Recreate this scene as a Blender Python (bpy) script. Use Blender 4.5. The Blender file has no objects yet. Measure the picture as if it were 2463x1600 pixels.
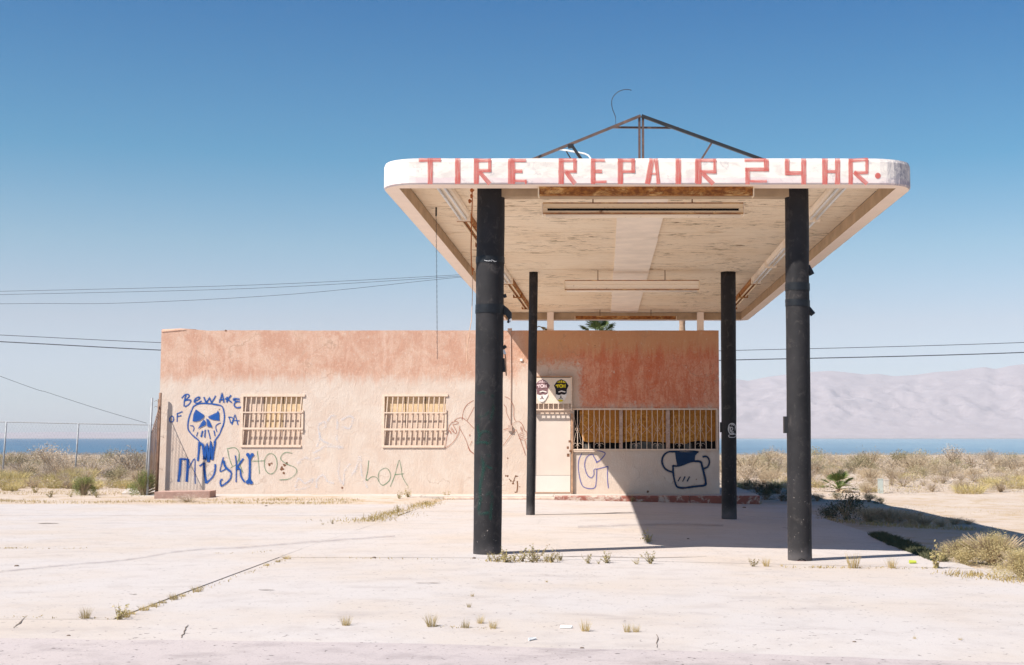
import bpy, bmesh, math, random
from mathutils import Vector, noise as mnoise
S = bpy.context.scene
COL = S.collection
R = random.Random(11)
# ---------------------------------------------------------------- camera, sky, sun, exposure
IW, IH = 2463.0, 1600.0            # size of the photograph, for turning its measurements into metres
FPX, PPX, PPY = 3200.0, 1449.0, 800.0
PITCH = math.atan(251 / 3200)
CH = 1.45
cam_d = bpy.data.cameras.new('camera'); cam = bpy.data.objects.new('camera', cam_d); COL.objects.link(cam)
cam_d.sensor_width = 36; cam_d.lens = FPX / IW * 36
cam_d.shift_x = -(PPX - IW / 2) / IW
cam_d.clip_start = .1; cam_d.clip_end = 40000
cam.location = (0, 0, CH); cam.rotation_euler = (math.pi / 2 + PITCH, 0, 0)
S.camera = cam
SUND = Vector((.729, .55, -1)).normalized()          # direction the light travels
SUN_EL = math.asin(-SUND.z)
SUN_AZ = math.atan2(-SUND.x, -SUND.y)                # compass angle of the sun from +Y towards +X
world = bpy.data.worlds.new('World'); S.world = world; world.use_nodes = True
wn = world.node_tree.nodes; wl = world.node_tree.links; wn.clear()
sky = wn.new('ShaderNodeTexSky'); sky.sky_type = 'NISHITA'; sky.sun_disc = False
sky.sun_elevation = SUN_EL; sky.sun_rotation = SUN_AZ
sky.altitude = 0; sky.air_density = 1.0; sky.dust_density = .6; sky.ozone_density = 2.0
bg = wn.new('ShaderNodeBackground'); bg.inputs[1].default_value = .12
wo = wn.new('ShaderNodeOutputWorld')
# the film's deeper blue: the sky's colour is filtered by height above the horizon, on and up to the zenith
wtc = wn.new('ShaderNodeTexCoord'); wsp = wn.new('ShaderNodeSeparateXYZ'); wr = wn.new('ShaderNodeValToRGB'); wm = wn.new('ShaderNodeMix')
wm.data_type = 'RGBA'; wm.blend_type = 'MULTIPLY'; wm.inputs[0].default_value = 1
SKY_T = [(0., (.62, .68, .90)), (.03, (.58, .62, .76)), (.084, (.60, .54, .575)), (.14, (.425, .525, .54)), (.204, (.15, .435, .515)), (.314, (.02, .305, .485)), (.5, (.01, .29, .48)), (1., (.01, .29, .50))]
el_ = wr.color_ramp.elements
while len(el_) < len(SKY_T): el_.new(.5)
for e_, (p_, c_) in zip(el_, SKY_T): e_.position = p_; e_.color = (*c_, 1)
wl.new(wtc.outputs['Generated'], wsp.inputs[0]); wl.new(wsp.outputs[2], wr.inputs[0])
wl.new(sky.outputs[0], wm.inputs[6]); wl.new(wr.outputs[0], wm.inputs[7])
wl.new(wm.outputs[2], bg.inputs[0]); wl.new(bg.outputs[0], wo.inputs[0])
sun_d = bpy.data.lights.new('sun', 'SUN'); sun_d.energy = 4.75; sun_d.angle = math.radians(.53); sun_d.color = (1, .94, .855)
sun = bpy.data.objects.new('sun', sun_d); COL.objects.link(sun); sun.location = (-30, -20, 60)
sun.rotation_euler = SUND.to_track_quat('-Z', 'Y').to_euler()
S.view_settings.view_transform = 'Standard'; S.view_settings.look = 'None'
S.view_settings.exposure = .85; S.view_settings.gamma = 1; S.view_settings.use_curve_mapping = False

# ---------------------------------------------------------------- helpers
cp, sp_ = math.cos(PITCH), math.sin(PITCH)
def ray(px, py):
    u = (px - PPX) / FPX; v = (PPY - py) / FPX
    return Vector((u, cp - v * sp_, sp_ + v * cp))
def P(px, py, y):
    d = ray(px, py); t = y / d.y
    return Vector((d.x * t, y, CH + d.z * t))
def X(px, y, py=1000): return P(px, py, y).x
def Z(py, y): return P(PPX, py, y).z
def sstep(a, b, x):
    t = max(0, min(1, (x - a) / (b - a))); return t * t * (3 - 2 * t)
def lerp(a, b, t): return a + (b - a) * t
def zg(x, y):                                          # paved ground: falls a little to the right and to the back
    xx = min(x, 9.0)
    s = -.022 * (.5 * ((xx + 1.5) + math.sqrt((xx + 1.5) ** 2 + .3)))
    s -= .0077 * max(0, min(y, 36) - 16.7)
    s -= .05 * (1 - sstep(9.2, 10.9, y))
    return s
def G(px, py):
    d = ray(px, py); y = 20.0
    for _ in range(30):
        x = d.x * y / d.y
        y = (zg(x, y) - CH) / d.z * d.y if y < 60 else 60
        y = min(max(y, 3), 60)
    return Vector((d.x * y / d.y, y, zg(d.x * y / d.y, y)))
def GT(px, py):                                        # on the open terrain
    d = ray(px, py); y = 5.0
    while y < 900:
        x = d.x * y / d.y; z = CH + d.z * y / d.y
        if z <= tz(x, y): break
        y += .1 if y < 60 else 1
    return Vector((x, y, tz(x, y)))

WL = {}                                                # world positions of origins
def wloc(o): return WL.get(o.name, Vector((0, 0, 0))) if o else Vector((0, 0, 0))
def place(o, loc, parent):
    WL[o.name] = Vector(loc)
    if parent:
        o.parent = parent; o.location = Vector(loc) - wloc(parent)
    else: o.location = loc
def tag(o, label=None, cat=None, group=None, kind=None):
    if label: o['label'] = label
    if cat: o['category'] = cat
    if group: o['group'] = group
    if kind: o['kind'] = kind
    return o
def thing(name, loc, label, cat, group=None):
    o = bpy.data.objects.new(name, None); o.empty_display_size = .2; COL.objects.link(o)
    place(o, loc, None); return tag(o, label, cat, group)
class MB:
    def __init__(s): s.v = []; s.f = []; s.mi = []; s.uv = []
    def add(s, vs, fs, mi=0, uvs=None):
        b = len(s.v); s.v += [Vector(v) for v in vs]
        for k, f in enumerate(fs):
            s.f.append([b + i for i in f]); s.mi.append(mi)
            s.uv.append(uvs[k] if uvs else [(0, 0)] * len(f))
        return s
    def box(s, x0, x1, y0, y1, z0, z1, mi=0):
        vs = [(x, y, z) for z in (z0, z1) for y in (y0, y1) for x in (x0, x1)]
        return s.add(vs, [(0, 2, 3, 1), (4, 5, 7, 6), (0, 1, 5, 4), (2, 6, 7, 3), (0, 4, 6, 2), (1, 3, 7, 5)], mi)
    def bar(s, a, b, w, h=None, up=(0, 0, 1), mi=0):
        a = Vector(a); b = Vector(b); h = h or w; d = (b - a).normalized(); up = Vector(up)
        if abs(d.dot(up)) > .98: up = Vector((0, 1, 0))
        sx = d.cross(up).normalized() * w / 2; sz = sx.cross(d).normalized() * h / 2
        vs = [p + i * sx + j * sz for p in (a, b) for i, j in ((-1, -1), (1, -1), (1, 1), (-1, 1))]
        return s.add(vs, [(0, 1, 2, 3), (7, 6, 5, 4), (0, 4, 5, 1), (1, 5, 6, 2), (2, 6, 7, 3), (3, 7, 4, 0)], mi)
    def tube(s, pts, r, n=6, cap=True, mi=0):
        pts = [Vector(p) for p in pts]; rs = r if isinstance(r, (list, tuple)) else [r] * len(pts)
        rings = []; ref = None
        for i, p in enumerate(pts):
            d = (pts[min(i + 1, len(pts) - 1)] - pts[max(i - 1, 0)]).normalized()
            if ref is None: ref = Vector((0, 0, 1)) if abs(d.z) < .9 else Vector((1, 0, 0))
            e1 = (ref - d * ref.dot(d)).normalized(); e2 = d.cross(e1); ref = e1
            rings.append([p + rs[i] * (math.cos(2 * math.pi * k / n) * e1 + math.sin(2 * math.pi * k / n) * e2) for k in range(n)])
        vs = [v for rg in rings for v in rg]; fs = []
        for i in range(len(pts) - 1):
            for k in range(n): fs.append((i * n + k, i * n + (k + 1) % n, (i + 1) * n + (k + 1) % n, (i + 1) * n + k))
        if cap: fs.append(tuple(range(n - 1, -1, -1))); fs.append(tuple(range((len(pts) - 1) * n, len(pts) * n)))
        return s.add(vs, fs, mi)
    def build(s, name, mats, parent=None, smooth=False, origin=None):
        if not isinstance(mats, (list, tuple)): mats = [mats]
        if origin is None:
            xs = [v.x for v in s.v]; ys = [v.y for v in s.v]; zs = [v.z for v in s.v]
            origin = Vector(((min(xs) + max(xs)) / 2, (min(ys) + max(ys)) / 2, min(zs)))
        me = bpy.data.meshes.new(name); me.from_pydata([v - origin for v in s.v], [], s.f)
        for m in mats: me.materials.append(m)
        me.polygons.foreach_set('material_index', s.mi)
        if any(u[0] != (0, 0) or u[-1] != (0, 0) for u in s.uv):
            ul = me.uv_layers.new(name='UVMap'); ul.data.foreach_set('uv', [c for f in s.uv for p in f for c in p])
        if smooth: me.polygons.foreach_set('use_smooth', [True] * len(me.polygons))
        me.update()
        o = bpy.data.objects.new(name, me); COL.objects.link(o); place(o, origin, parent); return o
def dup(o, loc=None, parent=None, rz=None, sc=None):
    c = o.copy(); COL.objects.link(c)
    if parent is not None: c.parent = parent
    if loc is not None: c.location = loc
    if rz is not None: c.rotation_euler = (c.rotation_euler[0], c.rotation_euler[1], rz)
    if sc is not None: c.scale = sc
    return c
def smooth_pts(pts, k=5, closed=False):
    if len(pts) < 3: return list(pts)
    n = len(pts); out = []
    for i in range(n if closed else n - 1):
        g = lambda j: pts[j % n] if closed else pts[max(0, min(n - 1, j))]
        p0, p1, p2, p3 = g(i - 1), g(i), g(i + 1), g(i + 2)
        for t in [q / k for q in range(k)]:
            out.append(tuple(.5 * ((2 * p1[c]) + (-p0[c] + p2[c]) * t + (2 * p0[c] - 5 * p1[c] + 4 * p2[c] - p3[c]) * t * t + (-p0[c] + 3 * p1[c] - 3 * p2[c] + p3[c]) * t ** 3) for c in (0, 1)))
    out.append(pts[0] if closed else pts[-1]); return out
def ribbon(mb, pts, w, mp, off=0., mi=0, jag=0.):
    """a painted stroke: a thin strip laid on a surface; mp turns a photo point into a point of that surface"""
    n = len(pts); L = []; Rr = []; acc = 0; us = []
    for i in range(n):
        a = pts[max(i - 1, 0)]; b = pts[min(i + 1, n - 1)]; dx, dy = b[0] - a[0], b[1] - a[1]
        l = math.hypot(dx, dy) or 1; nx, ny = -dy / l, dx / l
        ww = (w[i] if isinstance(w, list) else w) / 2 * (1 + R.uniform(-jag, jag) + (jag * 3 * mnoise.noise((pts[i][0] * .07, pts[i][1] * .07, off * 900)) if jag < .1 else 0))
        L.append(mp(pts[i][0] + nx * ww, pts[i][1] + ny * ww, off + i * 2e-5)); Rr.append(mp(pts[i][0] - nx * ww, pts[i][1] - ny * ww, off + i * 2e-5))
        if i: acc += math.hypot(pts[i][0] - pts[i - 1][0], pts[i][1] - pts[i - 1][1])
        us.append(acc * .02 + off * 3000)
    vs = []; fs = []; uv = []
    for i in range(n): vs += [L[i], Rr[i]]
    for i in range(n - 1):
        fs.append((2 * i, 2 * i + 2, 2 * i + 3, 2 * i + 1)); uv.append([(0, us[i]), (0, us[i + 1]), (1, us[i + 1]), (1, us[i])])
    mb.add(vs, fs, mi, uv)
def poly(mb, pts, mp, off=0., mi=0):
    vs = [mp(p[0], p[1], off) for p in pts]
    area = sum(pts[i][0] * pts[(i + 1) % len(pts)][1] - pts[(i + 1) % len(pts)][0] * pts[i][1] for i in range(len(pts)))
    idx = list(range(len(pts)))
    if area > 0: idx.reverse()
    mb.add(vs, [idx], mi, [[(.5, .3)] * len(idx)])
def circ(cx, cy, rx, ry=None, n=14):
    ry = ry or rx
    return [(cx + rx * math.cos(2 * math.pi * k / n), cy + ry * math.sin(2 * math.pi * k / n)) for k in range(n)]
def conv(pts, ox, oy, s): return [(ox + p[0] / s, oy + p[1] / s) for p in pts]
# ---------------------------------------------------------------- main distances
YF, YCOL, YCOL2, YW, YKERB, YR = 16.18, 16.82, 26.45, 34.9, 33.85, 35.2
ZWALK = -.035
XL0 = X(383, YW, 1000); XR0 = X(1730, YW, 1000)      # building, left and right
ZT = Z(795, YW)
ZB = P(1500, 443.5, YF).z                            # underside of the canopy's rim
ZTOP = P(1500, 379.5, YF).z
ZS = ZB + .185                                       # soffit boards
CX0, CX1 = -2.757, 3.885
def tz(x, y):
    lot = zg(x, min(y, 36))
    a = lot
    if y > 36: a = lerp(lot, -.2 - .012 * (y - 45) - .03 * sstep(0, 12, x), sstep(36, 47, y))
    nz = mnoise.noise((x * .35, y * .35, 0)) * .035 + mnoise.noise((x * 1.3, y * 1.3, 5)) * .015
    far = sstep(33, 60, y); nz += mnoise.noise((x * .05, y * .05, 9)) * .28 * far
    inlot = y < 34.2 and (x < 4.7 or y < 17)
    if x < -3.95 and y > 30.9: inlot = False
    if x < 3.1 and 34.8 < y < 43.5 and x > -11.7: inlot = True
    if x > 4.7 and 17 < y < 27.5 and x < 9.6: inlot = True
    if inlot: return a - .04
    z = a + nz - .02
    if x < -3.9 and 30.8 < y < 34.95:                      # dust banked up against the wall's footing
        z = lerp(a + nz * .6, ZWALK - .01 + nz * .5, sstep(31, 33.9, y) * sstep(-3.9, -5.2, x))
    return z
# ---------------------------------------------------------------- materials
class NT:
    def __init__(s, name):
        s.m = bpy.data.materials.new(name); s.m.use_nodes = True; s.t = s.m.node_tree
        s.t.nodes.clear(); s.out = s.t.nodes.new('ShaderNodeOutputMaterial')
        s.bs = s.t.nodes.new('ShaderNodeBsdfPrincipled'); s.t.links.new(s.bs.outputs[0], s.out.inputs[0])
        s.bs.inputs['Specular IOR Level'].default_value = .25
    def n(s, typ, **kw):
        nd = s.t.nodes.new(typ)
        for k, v in kw.items(): setattr(nd, k, v)
        return nd
    def L(s, a, b): s.t.links.new(a, b)
    def inp(s, sock, v):
        if hasattr(v, 'is_output') or isinstance(v, bpy.types.NodeSocket): s.L(v, sock)
        else:
            if isinstance(v, tuple) and len(v) == 3 and sock.type == 'RGBA': v = (*v, 1)
            sock.default_value = v
    def pos(s, scale=(1, 1, 1), obj=False):
        if obj: src = s.n('ShaderNodeTexCoord').outputs['Object']
        else: src = s.n('ShaderNodeNewGeometry').outputs['Position']
        mp = s.n('ShaderNodeMapping'); s.L(src, mp.inputs[0]); mp.inputs['Scale'].default_value = scale; return mp.outputs[0]
    def noise(s, vec, scale, detail=5, rough=.55, dist=0):
        nd = s.n('ShaderNodeTexNoise'); s.L(vec, nd.inputs['Vector']); nd.inputs['Scale'].default_value = scale
        nd.inputs['Detail'].default_value = detail; nd.inputs['Roughness'].default_value = rough; nd.inputs['Distortion'].default_value = dist
        return nd.outputs[0]
    def ramp(s, fac, stops):
        nd = s.n('ShaderNodeValToRGB'); s.L(fac, nd.inputs[0]); el = nd.color_ramp.elements
        while len(el) < len(stops): el.new(.5)
        for e, (p, c) in zip(el, stops):
            e.position = p; e.color = (c, c, c, 1) if isinstance(c, (int, float)) else (*c, 1)
        return nd.outputs[0]
    def mix(s, fac, a, b, mode='MIX'):
        nd = s.n('ShaderNodeMix', data_type='RGBA', blend_type=mode)
        s.inp(nd.inputs[0], fac); s.inp(nd.inputs[6], a); s.inp(nd.inputs[7], b); return nd.outputs[2]
    def math(s, op, a, b=0., c=None, clamp=False):
        nd = s.n('ShaderNodeMath', operation=op, use_clamp=clamp); s.inp(nd.inputs[0], a); s.inp(nd.inputs[1], b)
        if c is not None: s.inp(nd.inputs[2], c)
        return nd.outputs[0]
    def sep(s, v):
        nd = s.n('ShaderNodeSeparateXYZ'); s.L(v, nd.inputs[0]); return nd.outputs
    def smooth(s, x, a, b):
        nd = s.n('ShaderNodeMapRange', interpolation_type='SMOOTHSTEP'); s.inp(nd.inputs[0], x)
        s.inp(nd.inputs[1], a); s.inp(nd.inputs[2], b); return nd.outputs[0]
    def bump(s, h, strength=.3, dist=.02):
        nd = s.n('ShaderNodeBump'); s.L(h, nd.inputs['Height']); nd.inputs['Strength'].default_value = strength; nd.inputs['Distance'].default_value = dist
        s.L(nd.outputs[0], s.bs.inputs['Normal'])
    def fin(s, col, rough=.9, spec=None, metal=0):
        s.inp(s.bs.inputs['Base Color'], col); s.inp(s.bs.inputs['Roughness'], rough)
        if spec is not None: s.bs.inputs['Specular IOR Level'].default_value = spec
        s.bs.inputs['Metallic'].default_value = metal
        return s.m
def basic(name, col, rough=.85, var=.25, scale=6, spec=.25, bump=0, stain=None):
    t = NT(name); p = t.pos(); a = t.noise(p, scale); b = t.noise(p, scale * 7, 3)
    lo = tuple(c * (1 - var) for c in col); hi = tuple(min(1, c * (1 + var * .6)) for c in col)
    c = t.ramp(a, [(.3, lo), (.7, hi)])
    c = t.mix(t.math('MULTIPLY', b, .25), c, lo)
    if stain: c = t.mix(t.ramp(t.noise(p, scale * 2.3, 6, .7), [(.56, 0.), (.68, 1.)]), c, stain)
    if bump: t.bump(b, bump, .01)
    return t.fin(c, rough, spec)
M = {}
# concrete of the lot
def concrete(name, base, dark, tan):
    t = NT(name); p = t.pos()
    big = t.noise(p, .35, 6, .6); mid = t.noise(p, 2.2, 6, .65); fine = t.noise(p, 55, 3, .6)
    st = t.noise(t.pos((1, 2., 2.)), 1.1, 6, .65)
    c = t.mix(t.smooth(big, .38, .68), base, tan)
    c = t.mix(t.math('MULTIPLY', t.smooth(mid, .46, .72), .33), c, dark)
    c = t.mix(t.math('MULTIPLY', t.smooth(st, .54, .68), .35), c, dark)
    c = t.mix(t.math('MULTIPLY', t.smooth(fine, .52, .72), .35), c, dark)
    spk = t.noise(p, 19, 2, .5)
    c = t.mix(t.math('MULTIPLY', t.smooth(spk, .66, .72), .75), c, tuple(k * .5 for k in dark))
    t.bump(t.math('ADD', t.math('MULTIPLY', fine, .4), mid), .35, .012)
    return t.fin(c, .93, .2)
M['concrete'] = concrete('concrete', (.475, .43, .412), (.335, .288, .272), (.47, .40, .35))
M['walk'] = concrete('walkway_concrete', (.48, .43, .40), (.34, .29, .26), (.50, .43, .37))
M['asphalt'] = concrete('old_asphalt', (.43, .37, .362), (.17, .14, .14), (.46, .395, .375))
M['oldpave'] = concrete('dark_old_paving', (.20, .18, .175), (.11, .10, .10), (.24, .21, .19))
def sandmat():
    t = NT('sand'); p = t.pos(); big = t.noise(p, .25, 6, .6); mid = t.noise(p, 1.6, 7, .7); fine = t.noise(p, 30, 4, .65)
    c = t.mix(t.smooth(big, .35, .65), (.475, .38, .31), (.51, .43, .37))
    c = t.mix(t.math('MULTIPLY', t.smooth(mid, .46, .64), .7), c, (.40, .29, .18))
    c = t.mix(t.math('MULTIPLY', t.smooth(fine, .5, .75), .5), c, (.25, .19, .13))
    t.bump(t.math('ADD', mid, t.math('MULTIPLY', fine, .5)), .6, .05)
    return t.fin(c, .95, .1)
M['sand'] = sandmat()
# stucco wall of the building: cream below, salmon band above, redder to the right where the paint is fresher
def wallmat():
    t = NT('painted_stucco'); p = t.pos(); xyz = t.sep(p); x, z = xyz[0], xyz[2]
    mott = t.noise(p, 1.6, 7, .62, .8); streak = t.noise(t.pos((6, 6, .75)), 1.0, 6, .65, .4); fine = t.noise(p, 38, 4, .6); med = t.noise(p, 7, 5, .7, 1.5)
    right = t.smooth(x, -2.35, -1.7); deep = t.smooth(t.math('ADD', x, t.math('MULTIPLY', med, .6)), -1.0, -.2)
    fr = t.smooth(x, -1.0, -.5)
    zb = t.math('ADD', Z(920, YW), t.math('MULTIPLY', fr, Z(992, YW) - Z(920, YW)))
    h = t.math('SUBTRACT', z, zb)
    h = t.math('ADD', h, t.math('MULTIPLY', t.math('SUBTRACT', streak, .5), .75))
    h = t.math('ADD', h, t.math('MULTIPLY', t.math('SUBTRACT', med, .5), .35))
    band = t.smooth(h, -.10, .30)
    # bare patch round the transom board over the door
    dx = t.math('ABSOLUTE', t.math('SUBTRACT', x, X(1322, YW))); dz = t.math('ABSOLUTE', t.math('SUBTRACT', z, Z(935, YW)))
    near = t.math('MULTIPLY', t.smooth(t.math('ADD', dx, t.math('MULTIPLY', t.math('SUBTRACT', med, .5), .5)), .95, .68), t.smooth(t.math('ADD', dz, t.math('MULTIPLY', t.math('SUBTRACT', med, .5), .7)), .85, .45))
    band = t.math('MULTIPLY', band, t.math('SUBTRACT', 1, t.math('MULTIPLY', near, .85)))
    pinkL = t.mix(t.smooth(mott, .38, .66), (.475, .275, .20), (.555, .385, .30))
    pinkL = t.mix(t.math('MULTIPLY', t.smooth(streak, .5, .7), .55), pinkL, (.61, .43, .345))
    pinkL = t.mix(t.math('MULTIPLY', t.smooth(med, .52, .66), .45), pinkL, (.62, .43, .34))
    pinkR = t.mix(t.smooth(t.math('ADD', t.math('MULTIPLY', streak, .55), t.math('MULTIPLY', mott, .45)), .40, .60), (.54, .19, .11), (.63, .32, .215))
    wr_ = t.noise(t.pos((3.2, 3.2, 1.5)), 2.2, 5, .6, 2.2)
    pinkR = t.mix(t.math('MULTIPLY', t.smooth(wr_, .5, .56), .35), pinkR, (.48, .105, .05))
    pinkR = t.mix(deep, t.mix(t.math('MULTIPLY', t.smooth(streak, .45, .62), .7), (.52, .28, .165), (.58, .2, .105)), pinkR)
    pinkR = t.mix(t.math('MULTIPLY', t.smooth(med, .54, .66), .5), pinkR, (.54, .12, .045))
    pink = t.mix(right, pinkL, pinkR)
    vein = t.noise(p, 5.5, 6, .65, 3.2)
    vl = t.math('MULTIPLY', t.smooth(vein, .455, .495), t.smooth(vein, .545, .505))
    pink = t.mix(t.math('MULTIPLY', vl, .38), pink, t.mix(right, (.40, .20, .13), (.40, .10, .05)))
    topd = t.smooth(t.math('ADD', z, t.math('MULTIPLY', t.math('SUBTRACT', streak, .5), 1.1)), Z(868, YW), Z(822, YW))      # the old coat under the top edge, browner on the right
    pink = t.mix(t.math('MULTIPLY', t.math('MULTIPLY', topd, right), .8), pink, (.55, .305, .165))
    cream = t.mix(t.smooth(mott, .35, .7), (.55, .44, .37), (.59, .50, .435))
    cream = t.mix(t.math('MULTIPLY', t.smooth(streak, .55, .75), .3), cream, (.60, .46, .36))
    low = t.smooth(t.math('ADD', z, t.math('MULTIPLY', med, .3)), .42, .1)
    cream = t.mix(t.math('MULTIPLY', low, .45), cream, (.56, .44, .36))
    flake = t.noise(p, 10, 7, .78, .6)
    band = t.math('MULTIPLY', band, t.math('SUBTRACT', 1., t.math('MULTIPLY', t.smooth(flake, .605, .62), .6)))
    c = t.mix(band, cream, pink)
    ck = t.n('ShaderNodeTexVoronoi', feature='DISTANCE_TO_EDGE'); wv = t.n('ShaderNodeVectorMath', operation='ADD'); t.L(p, wv.inputs[0]); wn_ = t.n('ShaderNodeTexNoise'); t.L(p, wn_.inputs[0]); wn_.inputs['Scale'].default_value = 1.6; wn_.inputs['Detail'].default_value = 6; t.L(wn_.outputs['Color'], wv.inputs[1]); t.L(wv.outputs[0], ck.inputs[0]); ck.inputs['Scale'].default_value = .55
    c = t.mix(t.math('MULTIPLY', t.math('MULTIPLY', t.smooth(ck.outputs[0], .011, .002), t.smooth(mott, .45, .6)), .4), c, (.30, .19, .13))
    c = t.mix(t.math('MULTIPLY', t.smooth(t.noise(t.pos((2.2, 2.2, .5)), 1.3, 7, .7, .5), .56, .74), .28), c, (.38, .25, .18))
    c = t.mix(t.math('MULTIPLY', t.smooth(fine, .55, .8), .22), c, (.36, .22, .15))
    t.bump(t.math('ADD', t.math('ADD', fine, t.math('MULTIPLY', mott, .6)), t.math('MULTIPLY', wr_, 1.6)), .45, .014)
    return t.fin(c, .92, .15)
# fascia paint: white, dirty pink along the lower edge, grey streaks at the right corner
def fasciamat():
    t = NT('fascia_paint'); p = t.pos(); xyz = t.sep(p)
    n1 = t.noise(t.pos((1.2, 1.2, 3)), 1.8, 6, .65, .6); n2 = t.noise(p, 9, 6, .7, 1.2); zz = xyz[2]
    lowband = t.smooth(t.math('ADD', zz, t.math('MULTIPLY', t.math('SUBTRACT', n2, .5), .05)), Z(426, YF), Z(429, YF))
    c = t.mix(t.smooth(n1, .46, .62), (.735, .665, .605), (.59, .53, .49))
    c = t.mix(t.math('MULTIPLY', lowband, t.ramp(n1, [(.35, .25), (.6, .85)])), c, (.62, .495, .50))
    corner = t.smooth(xyz[0], 3.25, 3.75)
    sc = t.noise(t.pos((5, 5, 2.2)), 2.5, 7, .75, 1.5)
    c = t.mix(t.math('MULTIPLY', corner, t.ramp(sc, [(.42, 0.), (.6, .95)])), c, (.27, .255, .30))
    c = t.mix(t.math('MULTIPLY', t.smooth(n2, .56, .66), .5), c, (.40, .37, .385))
    return t.fin(c, .75, .25)
def soffitmat():
    t = NT('peeling_soffit'); p = t.pos(); st = t.noise(t.pos((.9, 5.5, 1)), 2.2, 8, .72, .5); big = t.noise(p, .7, 4)
    fl = t.noise(t.pos((1.5, 4.5, 1)), 2.6, 4, .62, .5); fine = t.noise(p, 40, 3)
    c = t.mix(t.smooth(big, .35, .65), (.86, .69, .50), (.89, .74, .56))
    c = t.mix(t.math('MULTIPLY', t.smooth(st, .50, .66), .45), c, (.68, .49, .31))
    fz = t.noise(t.pos((3, 22, 1)), 2.6, 6, .7, .3)
    patch = t.smooth(t.noise(p, .62, 5, .65), .44, .60); big2 = t.noise(t.pos((1., 1.8, 1)), 1.5, 7, .72, .8)
    c = t.mix(t.math('MULTIPLY', t.smooth(big2, .60, .63), .55), c, (.66, .48, .30))
    c = t.mix(t.math('MULTIPLY', t.smooth(fl, .575, .615), t.math('MULTIPLY_ADD', patch, .9, .05)), c, (.20, .125, .055))
    c = t.mix(t.math('MULTIPLY', t.smooth(fz, .55, .62), t.math('MULTIPLY_ADD', patch, .6, .1)), c, (.28, .19, .10))
    line = t.math('PINGPONG', t.sep(p)[1], .6)
    c = t.mix(t.math('MULTIPLY', t.smooth(line, .012, .0), .35), c, (.36, .25, .15))
    t.bump(st, .4, .01)
    return t.fin(c, .85, .2)
M['lip'] = basic('lip_plaster', (.93, .77, .65), .85, .05, 3, .2, .15)
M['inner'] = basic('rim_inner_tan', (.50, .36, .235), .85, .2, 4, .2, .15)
M['panel'] = basic('soffit_panel', (.93, .80, .67), .8, .12, 2.5, .2)
def columnmat():
    t = NT('black_column_paint'); p = t.pos(); a = t.noise(p, 3, 6, .6); sp = t.noise(p, 44, 2, .5); sc = t.noise(t.pos((3, 3, 2.4)), 2.6, 6, .72, .8)
    c = t.ramp(a, [(.3, (.016, .015, .0165)), (.7, (.030, .028, .030))])
    c = t.mix(t.math('MULTIPLY', t.smooth(sc, .52, .72), .5), c, (.085, .074, .07))
    low = t.smooth(t.sep(p)[2], 1.6, .1)
    c = t.mix(t.math('MULTIPLY', t.smooth(sp, .70, .75), low), c, (.36, .31, .29))
    base = t.smooth(t.math('ADD', t.sep(p)[2], t.math('MULTIPLY', a, .5)), .42, .08)
    c = t.mix(t.math('MULTIPLY', base, .45), c, (.20, .18, .18))
    t.bump(t.noise(p, 60, 3), .2, .005)
    return t.fin(c, t.ramp(a, [(.3, .55), (.7, .75)]), .18)
M['column'] = columnmat()
def rustmat(name, paint, amount):
    t = NT(name); p = t.pos(); a = t.noise(t.pos((1.2, 2, 3)), 2.2, 7, .75, 1.2); b = t.noise(p, 17, 5, .7)
    rust = t.mix(t.smooth(b, .4, .65), (.20, .065, .018), (.42, .17, .04))
    c = t.mix(t.smooth(a, 1 - amount - .08, 1 - amount + .08), paint, rust)
    c = t.mix(t.math('MULTIPLY', t.smooth(b, .62, .7), .6), c, (.16, .06, .025))
    return t.fin(c, .8, .3)
M['rust_heavy'] = rustmat('rusted_metal', (.66, .40, .16), .58)
M['rust_mid'] = rustmat('rust_streaked_metal', (.84, .68, .48), .36)
M['rust_light'] = rustmat('cream_metal_with_rust', (.90, .77, .62), .27)
M['steel_brown'] = basic('brown_painted_steel', (.10, .062, .052), .6, .35, 8, .4, 0, (.20, .10, .07))
M['black'] = basic('black_rubber', (.016, .016, .018), .5, .3, 8, .4)
M['tape'] = basic('black_tape', (.009, .011, .015), .42, .3, 20, .3, .3)
M['silver'] = basic('torn_silver', (.6, .6, .62), .4, .2, 20, .5)
M['grille'] = basic('cream_grille_paint', (.68, .525, .415), .6, .15, 14, .3)
M['grille_pink'] = basic('weathered_pink_frame', (.50, .36, .30), .8, .25, 9, .2, 0, (.24, .13, .09))
M['jamb'] = basic('brown_jamb', (.42, .25, .16), .8, .25, 9, .2)
M['door'] = basic('door_paint', (.60, .515, .455), .7, .06, 3, .25)
M['door_low'] = basic('door_kick_paint', (.645, .58, .53), .7, .05, 3, .25)
M['board'] = basic('transom_board', (.70, .58, .48), .8, .08, 4, .2)
M['board_cream'] = basic('window_board_cream', (.58, .45, .365), .85, .12, 5, .2, 0, (.66, .50, .36))
M['board_yellow'] = basic('window_board_yellow', (.65, .48, .30), .85, .15, 8, .2)
def osb():
    t = NT('oriented_strand_board'); p = t.pos(); v = t.n('ShaderNodeTexVoronoi'); t.L(t.pos((1, 1, 1)), v.inputs[0]); v.inputs['Scale'].default_value = 22
    hs = t.sep(v.outputs['Color'])[0]; b = t.noise(p, 1.5, 4)
    c = t.ramp(hs, [(.0, (.30, .115, .018)), (.5, (.46, .20, .038)), (1., (.58, .29, .07))])
    c = t.mix(t.smooth(b, .35, .7), c, (.38, .155, .03)); return t.fin(c, .8, .2)
M['osb'] = osb()
M['void'] = basic('dark_interior', (.012, .011, .011), .9, .2, 5, .1)
M['junk_grey'] = basic('grey_debris', (.12, .12, .115), .8, .4, 12, .2)
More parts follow.
